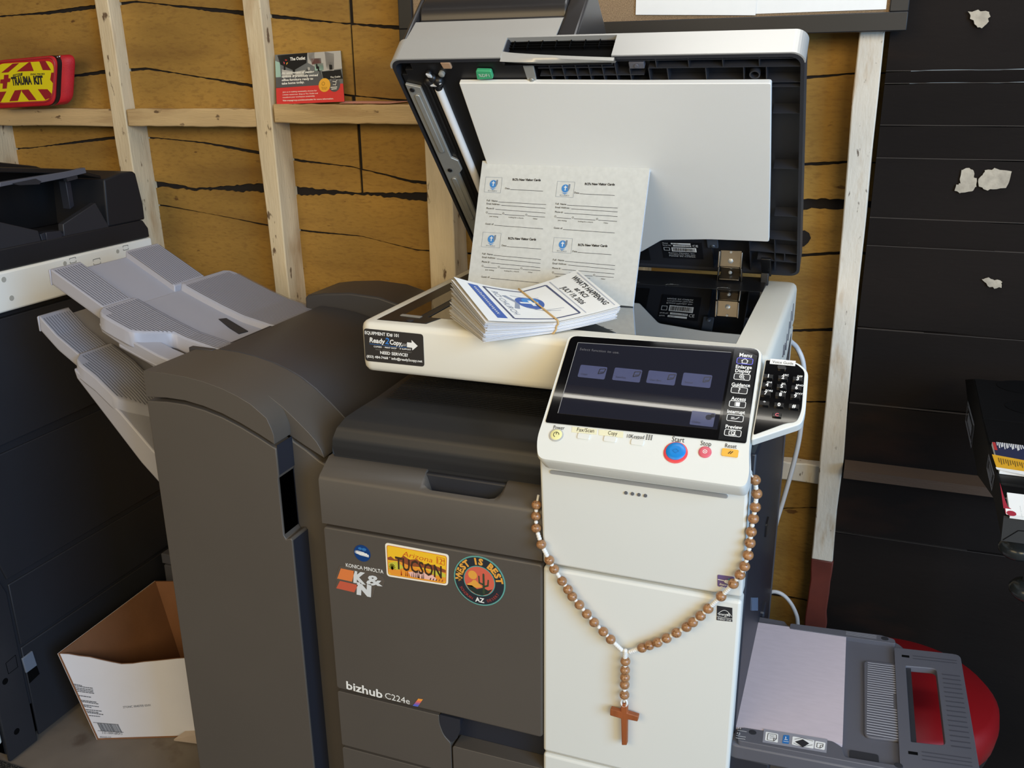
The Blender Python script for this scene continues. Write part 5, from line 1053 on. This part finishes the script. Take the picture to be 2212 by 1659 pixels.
pend = [(581, 1078), (579, 1126), (579, 1166), (577, 1206), (576, 1261)]
LG_ = [-.011, -.008, -.003, .0078, .009, .009, .010, .011, .011, .012, .012, .013, .013, .013]
RG_ = [-.006, -.005, -.004, -.002, .001, .004, .007, .0078]+[.009]*4+[.011]*8
Lp = [onfront(z5(*p), g_) for p, g_ in zip(left, LG_)]; Rp = [onfront(z5(*p), g_) for p, g_ in zip(right, RG_)]; Pp = [onfront(z5(*p), .012) for p in pend]
J = onfront(z5(580, 1036), .012)
for p in Lp+Rp+Pp: MB().sphere(p, BR_, 18, 12, (1, 1, .93)).build('bead', M['bead'], ros, smooth=80)
b = MB(); up = onfront(z5(108, 175), -.014); upr = onfront(z5(1258, 58), -.002)
def chain(ps): b.tube(ps, .0017, 6)
chain([up]+Lp+[J]); chain([Vector((.640, .012, upr.z+.012)), upr]+Rp+[J]); chain([J]+Pp+[onfront(z5(575, 1300), .012)])
def knots(ps, skip=()):
    for i, (p, q) in enumerate(zip(ps, ps[1:])):
        d = q-p; L_ = d.length-2*BR_*.92
        if L_ < .001: continue
        d.normalize(); a = p+d*BR_*.93; n_ = max(1, int(L_/.0028))
        for k in range(n_): b.sphere(a+d*L_*(k+.5)/n_, .0031 if n_ < 3 else .0034, 8, 5)
knots(Lp+[J]); knots([upr]+Rp+[J]); knots([J]+Pp)
for i in range(6): b.sphere(J+Vector((0, 0, -.002*i+.004)), .0038, 8, 5)
cr0 = onfront(z5(575, 1305), .011)
b.tube([cr0+Vector((.0045*math.cos(t), -.002, .002+.0065*math.sin(t))) for t in [2*math.pi*i/14 for i in range(14)]], .0016, 6, closed=True)
b.build('cord', M['cord'], ros, smooth=60)
CF = Fr((0, -.013, 0), (1, 0, 0), (0, 0, 1)); b = MB()
cq = CF.pxs([z5(*p) for p in ((556, 1330), (562, 1314), (574, 1307), (586, 1314), (592, 1330), (592, 1358), (653, 1376), (648, 1404), (592, 1392), (590, 1532), (562, 1532), (558, 1388), (498, 1370), (500, 1334), (558, 1352))])
b.slab(CF, cq, -.007, .0015); b.build('cross', M['cross'], ros, bevel=.0012)
# ================================================================ THINGS ON THE WALL LEDGE
# red first-aid pouch
KF = Fr((0, .700, 0), (1, 0, 0), (0, -.03, 1)); kz = .700
bag = thing('trauma_kit_pouch', (-1.17, .718, 1.3305), 'red zip pouch with yellow and red striped trauma kit front on the wall ledge', 'first aid pouch')
k4 = lambda x, y: (x/9.761, 90+y/9.759)
def kout(pts): return rpoly(KF.pxs([k4(*p) for p in pts]), [.03, .026, .026, .03], 7)
fo_ = kout([(-110, 400), (1230, 275), (1180, 1345), (-130, 1420)]); fr_ = kout([(-80, 440), (1212, 318), (1150, 1258), (-100, 1310)])
cx_, cy_ = sum(p[0] for p in fo_)/len(fo_), sum(p[1] for p in fo_)/len(fo_)
sh = lambda ps, s_, dx=0, dy=0: [((p[0]-cx_)*s_+cx_+dx, (p[1]-cy_)*s_+cy_+dy) for p in ps]
def body(b, rings):
    k = len(rings[0]); vs = [v for r in rings for v in r]; fs = [list(range(k))[::-1], [(len(rings)-1)*k+i for i in range(k)]]
    for a in range(len(rings)-1): fs += [(a*k+i, a*k+(i+1) % k, (a+1)*k+(i+1) % k, (a+1)*k+i) for i in range(k)]
    b.add(vs, fs)
b = MB(); body(b, [[KF.P(*p, -.002) for p in sh(fo_, .98)], [KF.P(*p, .003) for p in sh(fo_, .995)], [KF.P(*p, .0055) for p in sh(fo_, .955)]]); b.build('front_flap', M['redcloth'], bag, smooth=60)
b = MB(); b.tube([KF.P(*p, .0055) for p in sh(fr_, 1.0)], .0018, 6, closed=True); b.build('piping', mat('red_piping', (170, 50, 56), .5), bag, smooth=60)
b = MB(); body(b, [[KF.P(*p, -.012) for p in sh(fo_, 1.0, .002)], [KF.P(*p, -.001) for p in sh(fo_, 1.0)]]); b.build('zip_band', M['black'], bag, smooth=60)
b = MB(); body(b, [[KF.P(*p, -.034) for p in sh(fo_, .97, .022, .003)], [KF.P(*p, -.028) for p in sh(fo_, 1.0, .020, .001)], [KF.P(*p, -.011) for p in sh(fo_, 1.0, .004)]]); b.build('back_half', M['redcloth'], bag, smooth=60)
z0_ = KF.px(k4(1225, 300)); b = MB(); b.tube([KF.P(z0_[0]+.001+.003*math.cos(t), z0_[1]-.002+.003*math.sin(t), .001) for t in [2*math.pi*i/12 for i in range(12)]], .0009, 6, closed=True); b.sphere(KF.P(z0_[0]+.004, z0_[1]-.001, -.001), .0025, 8, 6); b.build('zip_pull', M['chrome'], bag, smooth=60)
wn_ = kout([(-60, 470), (1190, 400), (1130, 1235), (-80, 1290)]); b = MB(); b.m = 0; b.flat(KF, wn_, .0058)
K = lambda ps, m_, h=.0061: (setattr(b, 'm', m_), b.flat(KF, KF.pxs([k4(*p) for p in ps]), h))
K([(70, 655), (310, 462), (450, 450), (220, 645)], 1); K([(395, 630), (650, 432), (685, 430), (755, 615)], 1); K([(870, 410), (1000, 405), (1120, 600), (945, 598)], 1); K([(-20, 720), (45, 665), (20, 800), (-20, 850)], 1)
K([(0, 1060), (180, 1045), (60, 1265), (-60, 1275)], 1); K([(355, 1025), (500, 1010), (420, 1245), (240, 1255)], 1); K([(500, 1012), (645, 1005), (815, 1230), (650, 1235), (505, 1055)], 1); K([(840, 1000), (1045, 1000), (1130, 1095), (1100, 1180), (1000, 1225)], 1); K([(1180, 650), (1165, 880), (1100, 800), (1125, 650)], 1)
K([(130, 698), (225, 693), (222, 772), (270, 770), (255, 848), (200, 852), (185, 985), (95, 992), (105, 880), (45, 880), (55, 795), (125, 790)], 1)
b.m = 2; K([(315, 695), (518, 652), (512, 715), (318, 755)], 2, .0061)
txt(b, KF, 'TRAUMA', k4(302, 915), k4(722, 890), 16.5, .0063, .05, .08); txt(b, KF, 'KIT', k4(765, 890), k4(962, 885), 16.5, .0063, .06, .08); txt(b, KF, 'EVAC PACKS', k4(690, 705), k4(985, 695), 3.6, .0063, .03, .3)
b.m = 0; txt(b, KF, 'COMPACT', k4(335, 738), k4(500, 704), 3.6, .0065, .02, .2)
b.build('window', [col('e2d21e', .3), col('96202c', .35), M['ink']], bag)
# shop postcard leaning on the boards
PC0 = Vector((-.5, .7085, 1.3420)); PCF = Fr(PC0, (1, 0, 0), (0, .022, .105))
pc = thing('advertising_card', (-.41, .715, 1.342), 'glossy black and red furniture shop card standing on the ledge', 'card')
cq_ = PCF.pxs([(594, 118.5), (736, 109.5), (744.5, 219.5), (598, 226)]); b = MB(); b.slab(PCF, cq_, -.0012, 0); cb = b.build('card', col('3c3c3e', .25), pc, smooth=0)
b = MB(); CQ = lambda u, v: quad(cq_, u, v); B = lambda ps, m_, h=.0003: (setattr(b, 'm', m_), b.flat(PCF, [CQ(u, v) for u, v in ps], h))
B([(0, 0), (1, 0), (1, .66), (0, .66)], 1, .0002); B([(.5, 0), (1, 0), (1, .35), (.72, .38), (.5, .2)], 2); B([(.55, .12), (.70, .12), (.70, .22), (.56, .24)], 5); B([(.0, .12), (.07, .16), (.08, .45), (.0, .45)], 4); B([(.10, .30), (.30, .36), (.45, .34), (.45, .46), (.1, .46)], 2); B([(.76, .0), (.90, .05), (.88, .38), (.77, .36)], 6); B([(.60, .22), (.73, .22), (.73, .36), (.60, .36)], 4); B([(.50, .0), (.61, .0), (.60, .14), (.57, .20), (.53, .16)], 6)
rnd = random.Random(2)
for k in range(26): u, v, w_, h_ = rnd.random()*.85, .22+rnd.random()*.40, .01+rnd.random()*.05, .02+rnd.random()*.10; B([(u, v), (u+w_, v+.01), (u+w_, v+h_), (u, v+h_)], rnd.choice((0, 0, 2, 1)), .0004+k*.000004)
B([(.70, .39), (.98, .37), (1, .55), (.72, .55)], 0, .0005); B([(0, .46), (.70, .44), (.72, .66), (0, .66)], 7, .0005)
B([(.04, .015), (.50, .0), (.48, .20), (.28, .335), (.08, .20)], 0, .0006)
B([(0, .668), (1, .645), (1, 1), (0, 1)], 3, .0006)
for k in range(3):
    t = math.radians(90+120*k); c = CQ(.165, .16); R2 = .0062; p = [(c[0]+R2*math.cos(t+a)*s_, c[1]+R2*math.sin(t+a)*s_) for a, s_ in ((-.75, 1), (.35, 1), (.35, .55), (-.5, .55))]; b.m = (3, 8, 9)[k]; b.flat(PCF, p, .0009)
b.m = 10; txt(b, PCF, 'The Outlet', (627, 131), (660, 128.5), 6.5, .0009, .035)
for i, (s_, x1_) in enumerate((('An assortment of seating', 679), ('options & previously owned', 687), ('office furniture ready to', 677), ('take home today.', 658))): txt(b, PCF, s_, (609, 160.5+i*7.5), (x1_, 157+i*7.5), 4.6, .0009, .035)
txt(b, PCF, 'The Outlet', (714, 169), (736, 167), 3.6, .0009, .015)
for i, (s_, x1_) in enumerate((('Join us in making sustainable choices for', 685), ('a better tomorrow. Shop at The Outlet and', 687), ('transform your workspace sustainably.', 681))): txt(b, PCF, s_, (611, 200.5+i*5.8), (x1_, 197+i*5.8), 2.8, .0009, .01)
txt(b, PCF, 'Visit tropagroup.com/about/outlet for more information.', (611, 219), (721, 214.5), 3.0, .0009, .02)
b.m = 9; c = PCF.px((701.5, 184)); b.flat(PCF, circle(c[0], c[1], .0145, 24), .0011); b.m = 7; c2_ = PCF.px((723, 184)); b.flat(PCF, circle(c2_[0], c2_[1], .0140, 24), .0010)
b.m = 0; b.pline(PCF, circle(c[0]-.003, c[1]+.003, .0035, 12), .0006, .0013, True); text2(b, PCF, 'PICK UP OR', c[0], c[1]-.006, .0016, .0013, .014, align='c'); text2(b, PCF, 'DELIVERY', c[0], c[1]-.009, .0016, .0013, .012, align='c')
b.m = 10; b.pline(PCF, [(c2_[0]-.005, c2_[1]+.008), (c2_[0]+.004, c2_[1]+.007), (c2_[0]+.003, c2_[1]+.001), (c2_[0]-.004, c2_[1]+.001)], .0011, .0013); b.pline(PCF, [(c2_[0]+.007, c2_[1]+.011), (c2_[0]+.004, c2_[1]+.009), (c2_[0]+.0025, c2_[1]-.001)], .0009, .0013); b.line(PCF, (c2_[0]-.009, c2_[1]-.005), (c2_[0]+.007, c2_[1]-.004), .0016, .0013); b.line(PCF, (c2_[0]-.007, c2_[1]-.0085), (c2_[0]+.006, c2_[1]-.0075), .0016, .0013)
b.build('printing', [col('232324', .25), col('6e7274', .3), col('b8b6b2', .3), col('d83c3a', .3), col('9fc0b4', .3), col('8a3a34', .3), col('d6d2ce', .3), col('57585c', .3), col('e05c6c', .3), col('eeb23c', .3), M['whiteink']], cb)
# a second card lying flat behind it
b = MB(); q = [(-.338, .716), (-.215, .712), (-.180, .731), (-.335, .734)]; b.add([(x, y, 1.3425+(.0035 if i > 1 else 0)) for i, (x, y) in enumerate(q)]+[(x, y, 1.3434+(.0035 if i > 1 else 0)) for i, (x, y) in enumerate(q)], [(3, 2, 1, 0), (4, 5, 6, 7), (0, 1, 5, 4), (1, 2, 6, 5), (2, 3, 7, 6), (3, 0, 4, 7)])
tag(b.build('advertising_card', col('e0a090'), smooth=0), 'card lying flat on the ledge to the right of the standing card', 'card')
# ================================================================ PIN BOARD
pb = thing('pin_board', (.31, .68, 1.46), 'black framed cork pin board hanging behind the raised lid', 'pin board')
def py_(p, y=.664): q = ony(y, p); return q.x, q.z
c_bl = py_((862, 74)); c_br = py_((1958, 66)); zt_ = 2.05
ob, oe = (c_bl[0], c_br[1]-.004), (c_br[0], c_br[1]); fw = .030
b = MB(); b.hull([(ob[0], .664, ob[1]), (oe[0], .664, oe[1]), (oe[0], .692, oe[1]), (ob[0], .692, ob[1])], [(ob[0], .664, ob[1]+fw), (oe[0], .664, oe[1]+fw), (oe[0], .692, oe[1]+fw), (ob[0], .692, ob[1]+fw)])
b.box(ob[0], ob[0]+fw, .664, .692, ob[1]+fw, zt_); b.box(oe[0]-fw, oe[0], .664, .692, oe[1]+fw, zt_); b.box(ob[0], oe[0], .664, .692, zt_, zt_+fw); b.build('frame', M['frame'], pb, bevel=.0015)
b = MB(); b.box(ob[0]+.01, oe[0]-.01, .672, .690, ob[1]+.01, zt_+.01); b.build('cork', M['cork'], pb)
def sheet(p0, p1, w_, lab, curl, y=.6700, top=.30):
    a, c = py_(p0, y), py_(p1, y); b = MB()
    b.grid(lambda u, v: Vector((a[0]+(c[0]-a[0])*u, y-curl*(1-v)**2*math.sin(u*2.2), (a[1]+(c[1]-a[1])*u)+top*v)), 10, 8); o = b.build('paper_sheet', M['paper'], smooth=0, fix=False); tag(o, lab, 'paper', 'sheets pinned to the cork board')
    so = o.modifiers.new('t', 'SOLIDIFY'); so.thickness = .0003
sheet((1373, 32), (1632, 33), 0, 'blank white sheet on the cork board, left of the other and nearer its middle', .0015, .6685); sheet((1630, 30), (1914, 20), 0, 'blank white sheet on the cork board in its lower right corner', .0008, .6702)
# ================================================================ CARDBOARD BOX on the floor
bx = thing('cardboard_box', (-.62, .32, 0), 'open white carton with brown inside on the floor between the two copiers', 'box')
G0 = Vector((-.736, .159, 0)); G1 = Vector((-.486, .262, 0)); G3 = Vector((-.742, .452, 0)); G2 = G1+G3-G0
T0, T3 = onz(.225, (125, 1412)), onz(.225, (335, 1255)); BF = Fr(G0, G1-G0, T0-G0); T1, Tm = BF.P(*BF.px((405, 1421))), BF.P(*BF.px((262, 1436))); T2 = T1+T3-T0+Vector((0, 0, .012))
def wallp(b, lo, hi, inn, th=.004):
    n_ = [v for v in lo]+hi[::-1]; b.hull([v for v in n_], [v+inn*th for v in n_])
inn = lambda d: Vector(d).normalized()
b = MB(); Gm = G0.lerp(G1, .50)
rnd = random.Random(8); rag = [T0.lerp(Tm, i/6)+BF.v*(.004*math.sin(i/6*math.pi)+(rnd.random()-.5)*.002) for i in range(7)]+[Tm.lerp(T1, i/6)+BF.v*((rnd.random()-.5)*.003) for i in range(1, 7)]
lo_ = [G0.lerp(G1, i/12) for i in range(13)]
o12 = [lo_[0], lo_[-1]]+rag[::-1]; b.hull(o12, [p-BF.n*.0015 for p in o12])
front = b.build('front_side', M['boxw'], bx, smooth=0)
b = MB(); d_ = -BF.n
b.hull([p+d_*.0017 for p in o12], [p+d_*.0042 for p in o12])
wallp(b, [G0, G3], [T0, T3], inn((.92, .1, 0))); wallp(b, [G3, G2], [T3, T2], inn((.2, -.92, 0))); wallp(b, [G1, G2], [T1, T2], inn((-.92, .1, 0))); b.hull([G0, G1, G2, G3], [p+Vector((0, 0, .004)) for p in (G0, G1, G2, G3)])
b.build('inner_sides', M['kraft'], bx, smooth=0)
b = MB(); wallp(b, [G0, G3], [T0, T3], inn((-.92, -.1, 0)), .0012); b.build('outer_side', M['boxw'], bx, smooth=0)
b = MB()
r2 = lambda x, y: (x/2.186, 900+y/2.186)
for (x0, y0, x1, y1) in ((347, 1262, 391, 1270), (353, 1270, 438, 1282), (356, 1279, 440, 1291), (361, 1287, 443, 1299), (365, 1295, 445, 1306), (372, 1316, 430, 1324), (383, 1338, 458, 1348), (387, 1344, 465, 1356), (394, 1360, 467, 1369), (398, 1366, 432, 1373), (405, 1382, 480, 1390), (409, 1390, 465, 1397), (413, 1396, 488, 1406), (420, 1410, 473, 1415)):
    x = x0
    while x < x1-3: w_ = 5+rnd.random()*12; t0, t1 = (x-x0)/(x1-x0), min(1, (x+w_-x0)/(x1-x0)); p, q = r2(x, y0+(y1-y0)*t0), r2(x0+(x1-x0)*t1, y0+(y1-y0)*t1); b.line(BF, BF.px(p), BF.px(q), .0022, .0008); x += w_+2
x = 458
while x < 560:
    w_ = rnd.choice((1.5, 2.5, 4)); y = 1443+(x-440)*.085; b.flat(BF, BF.pxs([r2(x, y), r2(x+w_, y+.2), r2(x+w_+20, y+38), r2(x+20, y+38)]), .0008); x += w_+rnd.choice((1.5, 2.5))
b.line(BF, BF.px(r2(440, 1443)), BF.px(r2(560, 1453)), .0012, .0008); b.line(BF, BF.px(r2(462, 1482)), BF.px(r2(584, 1490)), .0012, .0008)
txt(b, BF, '5 07-10004 68924 5', r2(483, 1496), r2(578, 1502), 5, .0008); txt(b, BF, 'KRA435-575', r2(473, 1515), r2(525, 1518), 3.4, .0008)
txt(b, BF, 'STONC 0040705 03:01', r2(583, 1376), r2(712, 1366), 4.5, .0008)
b.build('printing', M['inkgrey'], front, fix=False)
b = MB(); q0 = onz(.004, (376, 1600)); b.add([q0, q0+Vector((.12, .02, 0)), q0+Vector((.12, .07, .012)), q0+Vector((.02, .035, .012)), q0+Vector((0, 0, .004)), q0+Vector((.12, .02, .004)), q0+Vector((.12, .07, .016)), q0+Vector((.02, .035, .016))], [(3, 2, 1, 0), (4, 5, 6, 7), (0, 1, 5, 4), (1, 2, 6, 5), (2, 3, 7, 6), (3, 0, 4, 7)]); b.build('torn_flap', mat('torn_board', (176, 160, 146), .9), bx, smooth=0)
# pale grey bin standing behind the box
bn = thing('storage_bin', (-.73, .60, 0), 'pale grey lidded plastic bin half hidden behind the finisher', 'bin')
b = MB(); b.box(-.845, -.620, .545, .665, 0, .214); b.build('body', M['traymid'], bn, bevel=.004); b = MB(); b.box(-.847, -.618, .543, .667, .218, .247); b.build('bin_lid', M['traymid'], bn, bevel=.003)
# black mesh mat at the bottom left corner
b = MB(); b.box(-1.15, -.80, -.60, .030, 0, .006); tag(b.build('floor_mat', speckle(mat('black_mesh_mat', (26, 26, 26), .7, bump=.8, bscale=240), (96, 92, 86), 330, .54, .60)), 'black woven rubber mat on the floor in the bottom left corner', 'mat')
# ================================================================ CABLES beside the copier
def spline(ps, n=10):
    ps = [Vector(p) for p in ps]; q = [ps[0]*2-ps[1]]+ps+[ps[-1]*2-ps[-2]]; out = []
    for i in range(1, len(q)-2):
        for k in range(n):
            t = k/n; a, b_, c, d = q[i-1], q[i], q[i+1], q[i+2]; out.append(.5*((2*b_)+(c-a)*t+(2*a-5*b_+4*c-d)*t*t+(3*b_-a-3*c+d)*t**3))
    return out+[ps[-1]]
cps = [ony(.60, (1706, 736))]+[ony(.63, p) for p in ((1722, 752), (1735, 785), (1737, 840), (1733, 890), (1726, 950), (1712, 1010), (1692, 1080), (1674, 1140), (1664, 1200), (1658, 1270), (1654, 1330), (1650, 1410))]
b = MB(); b.tube(spline(cps), .0046, 8); tag(b.build('power_cable', M['cablew'], smooth=60), 'long white cable hanging down the right side of the copier', 'cable')
b = MB(); b.tube(spline([ony(.66, p) for p in ((1656, 1282), (1672, 1278), (1690, 1284), (1706, 1300), (1718, 1322), (1723, 1345), (1722, 1400))]), .0042, 8); tag(b.build('power_cable', M['cablew'], smooth=60), 'short white cable looping out low beside the dark post, above the side tray', 'cable')
# ================================================================ RED STOOL under the side tray
stl = thing('stool', (.886, .345, 0), 'round red padded stool partly under the side tray', 'stool')
SFm = Fr((.886, .345, 0), (1, 0, 0), (0, 1, 0)); b = MB(); b.lathe(SFm, [(.140, .352), (.149, .360), (.152, .385), (.149, .408), (.138, .420), (.06, .424), (.01, .4245)], 48); b.build('seat', M['redvinyl'], stl, smooth=70)
b = MB(); b.lathe(SFm, [(.138, .338), (.144, .340), (.144, .354), (.138, .356)], 40); b.build('seat_band', M['black'], stl)
for k in range(4):
    t = math.radians(45+90*k); b = MB(); b.tube([SFm.P(.10*math.cos(t), .10*math.sin(t), .345), SFm.P(.135*math.cos(t), .135*math.sin(t), 0.0)], .011, 12); b.build('leg', M['black'], stl, smooth=60)
b = MB(); b.tube([SFm.P(.126*math.cos(t), .126*math.sin(t), .11) for t in [2*math.pi*i/32 for i in range(32)]], .007, 8, closed=True); b.build('foot_ring', M['black'], stl, smooth=60)
# ================================================================ BLACK CARD DISPLAY at the right edge
cdz = thing('card_display', (1.20, .30, 0), 'black stepped card display rack on a stand at the right edge', 'display rack')
acr = mat('black_acrylic', (11, 11, 12), .5, spec=.15); acr2 = mat('grey_acrylic_front', (30, 33, 36), .5, spec=.2)
CX = .95; sideF = Fr((CX, 0, 0), (0, -1, 0), (0, 0, 1))
def side_pt(p): q = onx(CX, p); return (q.y, q.z)
A_t, A_f, A_b = side_pt((2085, 820)), side_pt((2101, 815)), side_pt((2108, 962))
B_t, B_f, B_b = side_pt((2121, 905)), side_pt((2143, 1000)), side_pt((2110, 1026)); C_f, C_b = side_pt((2172, 1115)), side_pt((2165, 1170))
b = MB(); sil = [A_t, (A_f[0]-.01, A_f[1]), side_pt((2120, 903)), side_pt((2146, 1003)), side_pt((2159, 1045)), C_f, C_b, side_pt((2146, 1075)), side_pt((2112, 1027)), side_pt((2100, 960))]
b.prism(sil, lambda a, c, d: Vector((d, a, c)), CX, CX+.003); b.prism(sil, lambda a, c, d: Vector((d, a, c)), 1.247, 1.25); sd = b.build('side_panel', acr, cdz)
def tier(name, p, q, m, back=.004):
    (y0, z0), (y1, z1) = side_pt(p), side_pt(q); b = MB(); b.hull([(CX+.003, y0, z0), (1.247, y0, z0), (1.247, y1, z1), (CX+.003, y1, z1)], [(CX+.003, y0, z0-back), (1.247, y0, z0-back), (1.247, y1, z1-back), (CX+.003, y1, z1-back)]); return b.build(name, m, cdz, bevel=.0006)
def fit_plane(p, q): # plane through the side's two pixels, spanning x
    a, c = onx(CX, p), onx(CX, q); return Fr(c, (1, 0, 0), a-c)
ta = fit_plane((2103, 818), (2121, 903)); b = MB(); ha_ = (onx(CX, (2103, 818))-ta.o).length; b.slab(ta, [(.002, 0), (.298, 0), (.298, ha_), (.002, ha_)], -.003, 0); at_ = b.build('cup_shelf', acr, cdz)
b = MB()
for px_, py2 in ((2190, 835), (2210, 880)): a, c = ta.px((px_, py2)); b.slab(ta, circle(a+.02, c, .046, 30, .028), .0002, .0008)
b.build('cup_hole', M['void'], at_)
tb2 = fit_plane((2122, 906), (2135, 956)); b = MB(); hb_ = (onx(CX, (2122, 906))-tb2.o).length; b.slab(tb2, [(.002, 0), (.298, 0), (.298, hb_), (.002, hb_)], -.003, 0); b.build('pocket_back', acr, cdz)
def pocket(name, p0, p1): 
    f = fit_plane(p0, p1); h_ = (onx(CX, p0)-f.o).length; return f, h_
f0, h0 = pocket('', (2150, 1018), (2168, 1068)); b = MB(); b.slab(f0, [(.002, 0), (.298, 0), (.298, h0), (.002, h0)], -.004, -.001); b.build('pocket_back', acr, cdz)
f1, h1 = pocket('', (2147, 1022), (2160, 1046)); b = MB(); b.slab(f1, [(.002, 0), (.298, 0), (.298, h1), (.002, h1)], -.003, .0); b.build('pocket_front', acr, cdz)
f2, h2 = pocket('', (2172, 1114), (2166, 1168)); b = MB(); b.slab(f2, [(-.002, 0), (.302, 0), (.302, h2), (-.002, h2)], -.003, .001); pf2 = b.build('pocket_front', acr2, cdz); b = MB(); b.pline(f2, f2.pxs([(2166, 1166), (2199, 1146), (2230, 1148)]), .0012, .0014); b.build('crease', M['void'], pf2)
for k, (a, c, d, e) in enumerate((((2091.5, 868), (2105.5, 920), (2099, 967), (2086, 908)), ((2136.5, 982), (2149, 1028), (2143.5, 1059), (2132.5, 1010)))):
    LFm = Fr((CX, 0, 0), (0, -1, 0), (0, 0, 1)); b = MB(); q = LFm.pxs([a, c, d, e]); ct = (sum(p[0] for p in q)/4, sum(p[1] for p in q)/4); s2 = [((p[0]-ct[0])*.8+ct[0], (p[1]-ct[1])*.8+ct[1]) for p in q]
    b.pline(LFm, q, .0032, .0006, True); b.pline(LFm, s2, .0022, .0006, True)
    for t in (.28, .45, .62, .78): m0, m1 = lerp2(s2[0], s2[3], t), lerp2(s2[1], s2[2], t); b.line(LFm, lerp2(m0, m1, .15), lerp2(m0, m1, .85), .0045 if t in (.45, .62) else .0028, .0006)
    b.build('diamond_logo', mat('logo_grey', (122, 126, 136), .5), sd)
# cards standing in the pockets
def cards_in(p0, p1, n_, face, lab, grp, x0=.004, w_=.20, draw=None):
    f = fit_plane(p0, p1); h_ = (onx(CX, p0)-f.o).length
    b = MB(); b.slab(f, [(x0, 0), (x0+w_, 0), (x0+w_, h_), (x0, h_)], -.003, .0022); o = b.build('card_pile', M['paper'], smooth=0); tag(o, lab, 'cards', grp)
    b = MB(); b.m = 0; b.flat(f, [(x0, .0), (x0+w_, .0), (x0+w_, h_), (x0, h_)], .0024)
    if draw: draw(b, f, x0, w_, h_)
    b.build('printing', face, o); return o
def navy_card(b, f, x0, w_, h_):
    b.m = 1; b.flat(f, f.pxs([(2142, 985), (2212, 998), (2260, 1010), (2260, 1030), (2152, 1014)]), .0027); b.m = 3; b.flat(f, f.pxs([(2150, 1013), (2260, 1030), (2260, 1040), (2152, 1018)]), .0029)
    b.m = 2
    for k in range(15): p = 2153+k*3.9; b.line(f, f.px((p, 958.5+k*.5)), f.px((p+1+.8*(k % 3), 966+(k*5 % 7)+k*.5)), .0012, .0028)
    b.m = 4
    for k in range(12): p = 2156+k*5; b.line(f, f.px((p, 993+k*1.0)), f.px((p+2.5, 1003+(k*4 % 6)+k*.8)), .0011, .0030)
    b.m = 5; b.line(f, f.px((2146, 959)), f.px((2151, 976)), .004, .0028)
cards_in((2136, 957), (2152, 1018), 8, [col('252a48'), col('dca626'), M['whiteink'], M['paper'], col('6a5420'), col('b03434')], 'navy and yellow printed cards in the middle pocket of the black display', 'cards in the black display', draw=navy_card)
def white_card(b, f, x0, w_, h_):
    b.m = 1; b.flat(f, f.pxs([(2159, 1046), (2169, 1080), (2176, 1098), (2167, 1102)]), .0027); b.flat(f, f.pxs([(2168, 1092), (2184, 1103), (2178, 1116), (2171, 1113)]), .0026); b.m = 2
    b.m = 3; b.flat(f, f.pxs([(2171, 1102), (2186, 1104), (2184, 1118), (2173, 1115)]), .0028); b.m = 1; b.flat(f, circle(*f.px((2184, 1113)), .0055, 14), .0030); b.m = 2
    txt(b, f, 'Khai J. Lee', (2202, 1097), (2207, 1122), 4, .0029)
cards_in((2167, 1066), (2174, 1114), 8, [M['paper'], col('9c1f34'), M['ink'], col('f2f0ec')], 'white and dark red printed cards in the lowest pocket of the black display', 'cards in the black display', draw=white_card)
# stand: clear knob, dark post, ringed foot
S0 = ony(.22, (2198, 1186)); K0 = Fr((S0.x, .22, S0.z), (1, 0, 0), (0, 1, 0)); clear = mat('smoked_clear_plastic', (38, 42, 44), .22, spec=.4)
b = MB(); b.lathe(K0, [(.010, .014), (.021, .010), (.025, .003), (.024, -.004), (.018, -.010), (.010, -.012)], 28); b.build('knob', clear, cdz, smooth=60)
S1_ = ony(.22, (2212, 1273)); K1 = Fr((S1_.x+.006, .22, S1_.z), (1, 0, 0), (0, 1, 0))
b = MB(); b.lathe(K1, [(.009, .070), (.010, .05), (.010, -.01), (.012, -.012)], 20); b.build('post', M['navy'], cdz, smooth=60)
b = MB(); b.lathe(K1, [(.012, .014), (.021, .010), (.026, .003), (.025, -.004), (.019, -.011), (.010, -.013)], 28); b.build('ring_foot', clear, cdz, smooth=60)
b = MB(); b.lathe(Fr((1.20, .30, 0), (1, 0, 0), (0, 1, 0)), [(.13, 0), (.13, .012), (.03, .02), (.02, .03), (.02, .80), (.05, .81)], 28); b.build('stand_base', acr, cdz, smooth=50)
b = MB(); b.box(S1_.x, 1.21, .214, .226, S1_.z-.020, S1_.z-.012); b.box(1.19, 1.21, .214, .30, S1_.z-.020, S1_.z-.012); b.build('bracket', acr, cdz)
# ================================================================ keep thing > part > sub-part: fold marks on a sub-part into it
def depth(o):
    d = 1
    while o.parent: o = o.parent; d += 1
    return d
for o in sorted([x for x in bpy.data.objects if x.type == 'MESH' and depth(x) > 3], key=depth, reverse=True):
    anc = o
    while depth(anc) > 3: anc = anc.parent
    if anc.data.users > 1: continue
    base = len(anc.data.materials); bm = bmesh.new(); bm.from_mesh(anc.data); n0 = len(bm.faces); bm.from_mesh(o.data); bm.faces.ensure_lookup_table()
    for f in bm.faces[n0:]: f.material_index += base
    for m in o.data.materials: anc.data.materials.append(m)
    bm.to_mesh(anc.data); bm.free(); bpy.data.objects.remove(o)
for o in bpy.data.objects:
    if '_o' in o: del o['_o']
for m in bpy.data.materials:
    if 'ramp' in m: del m['ramp']
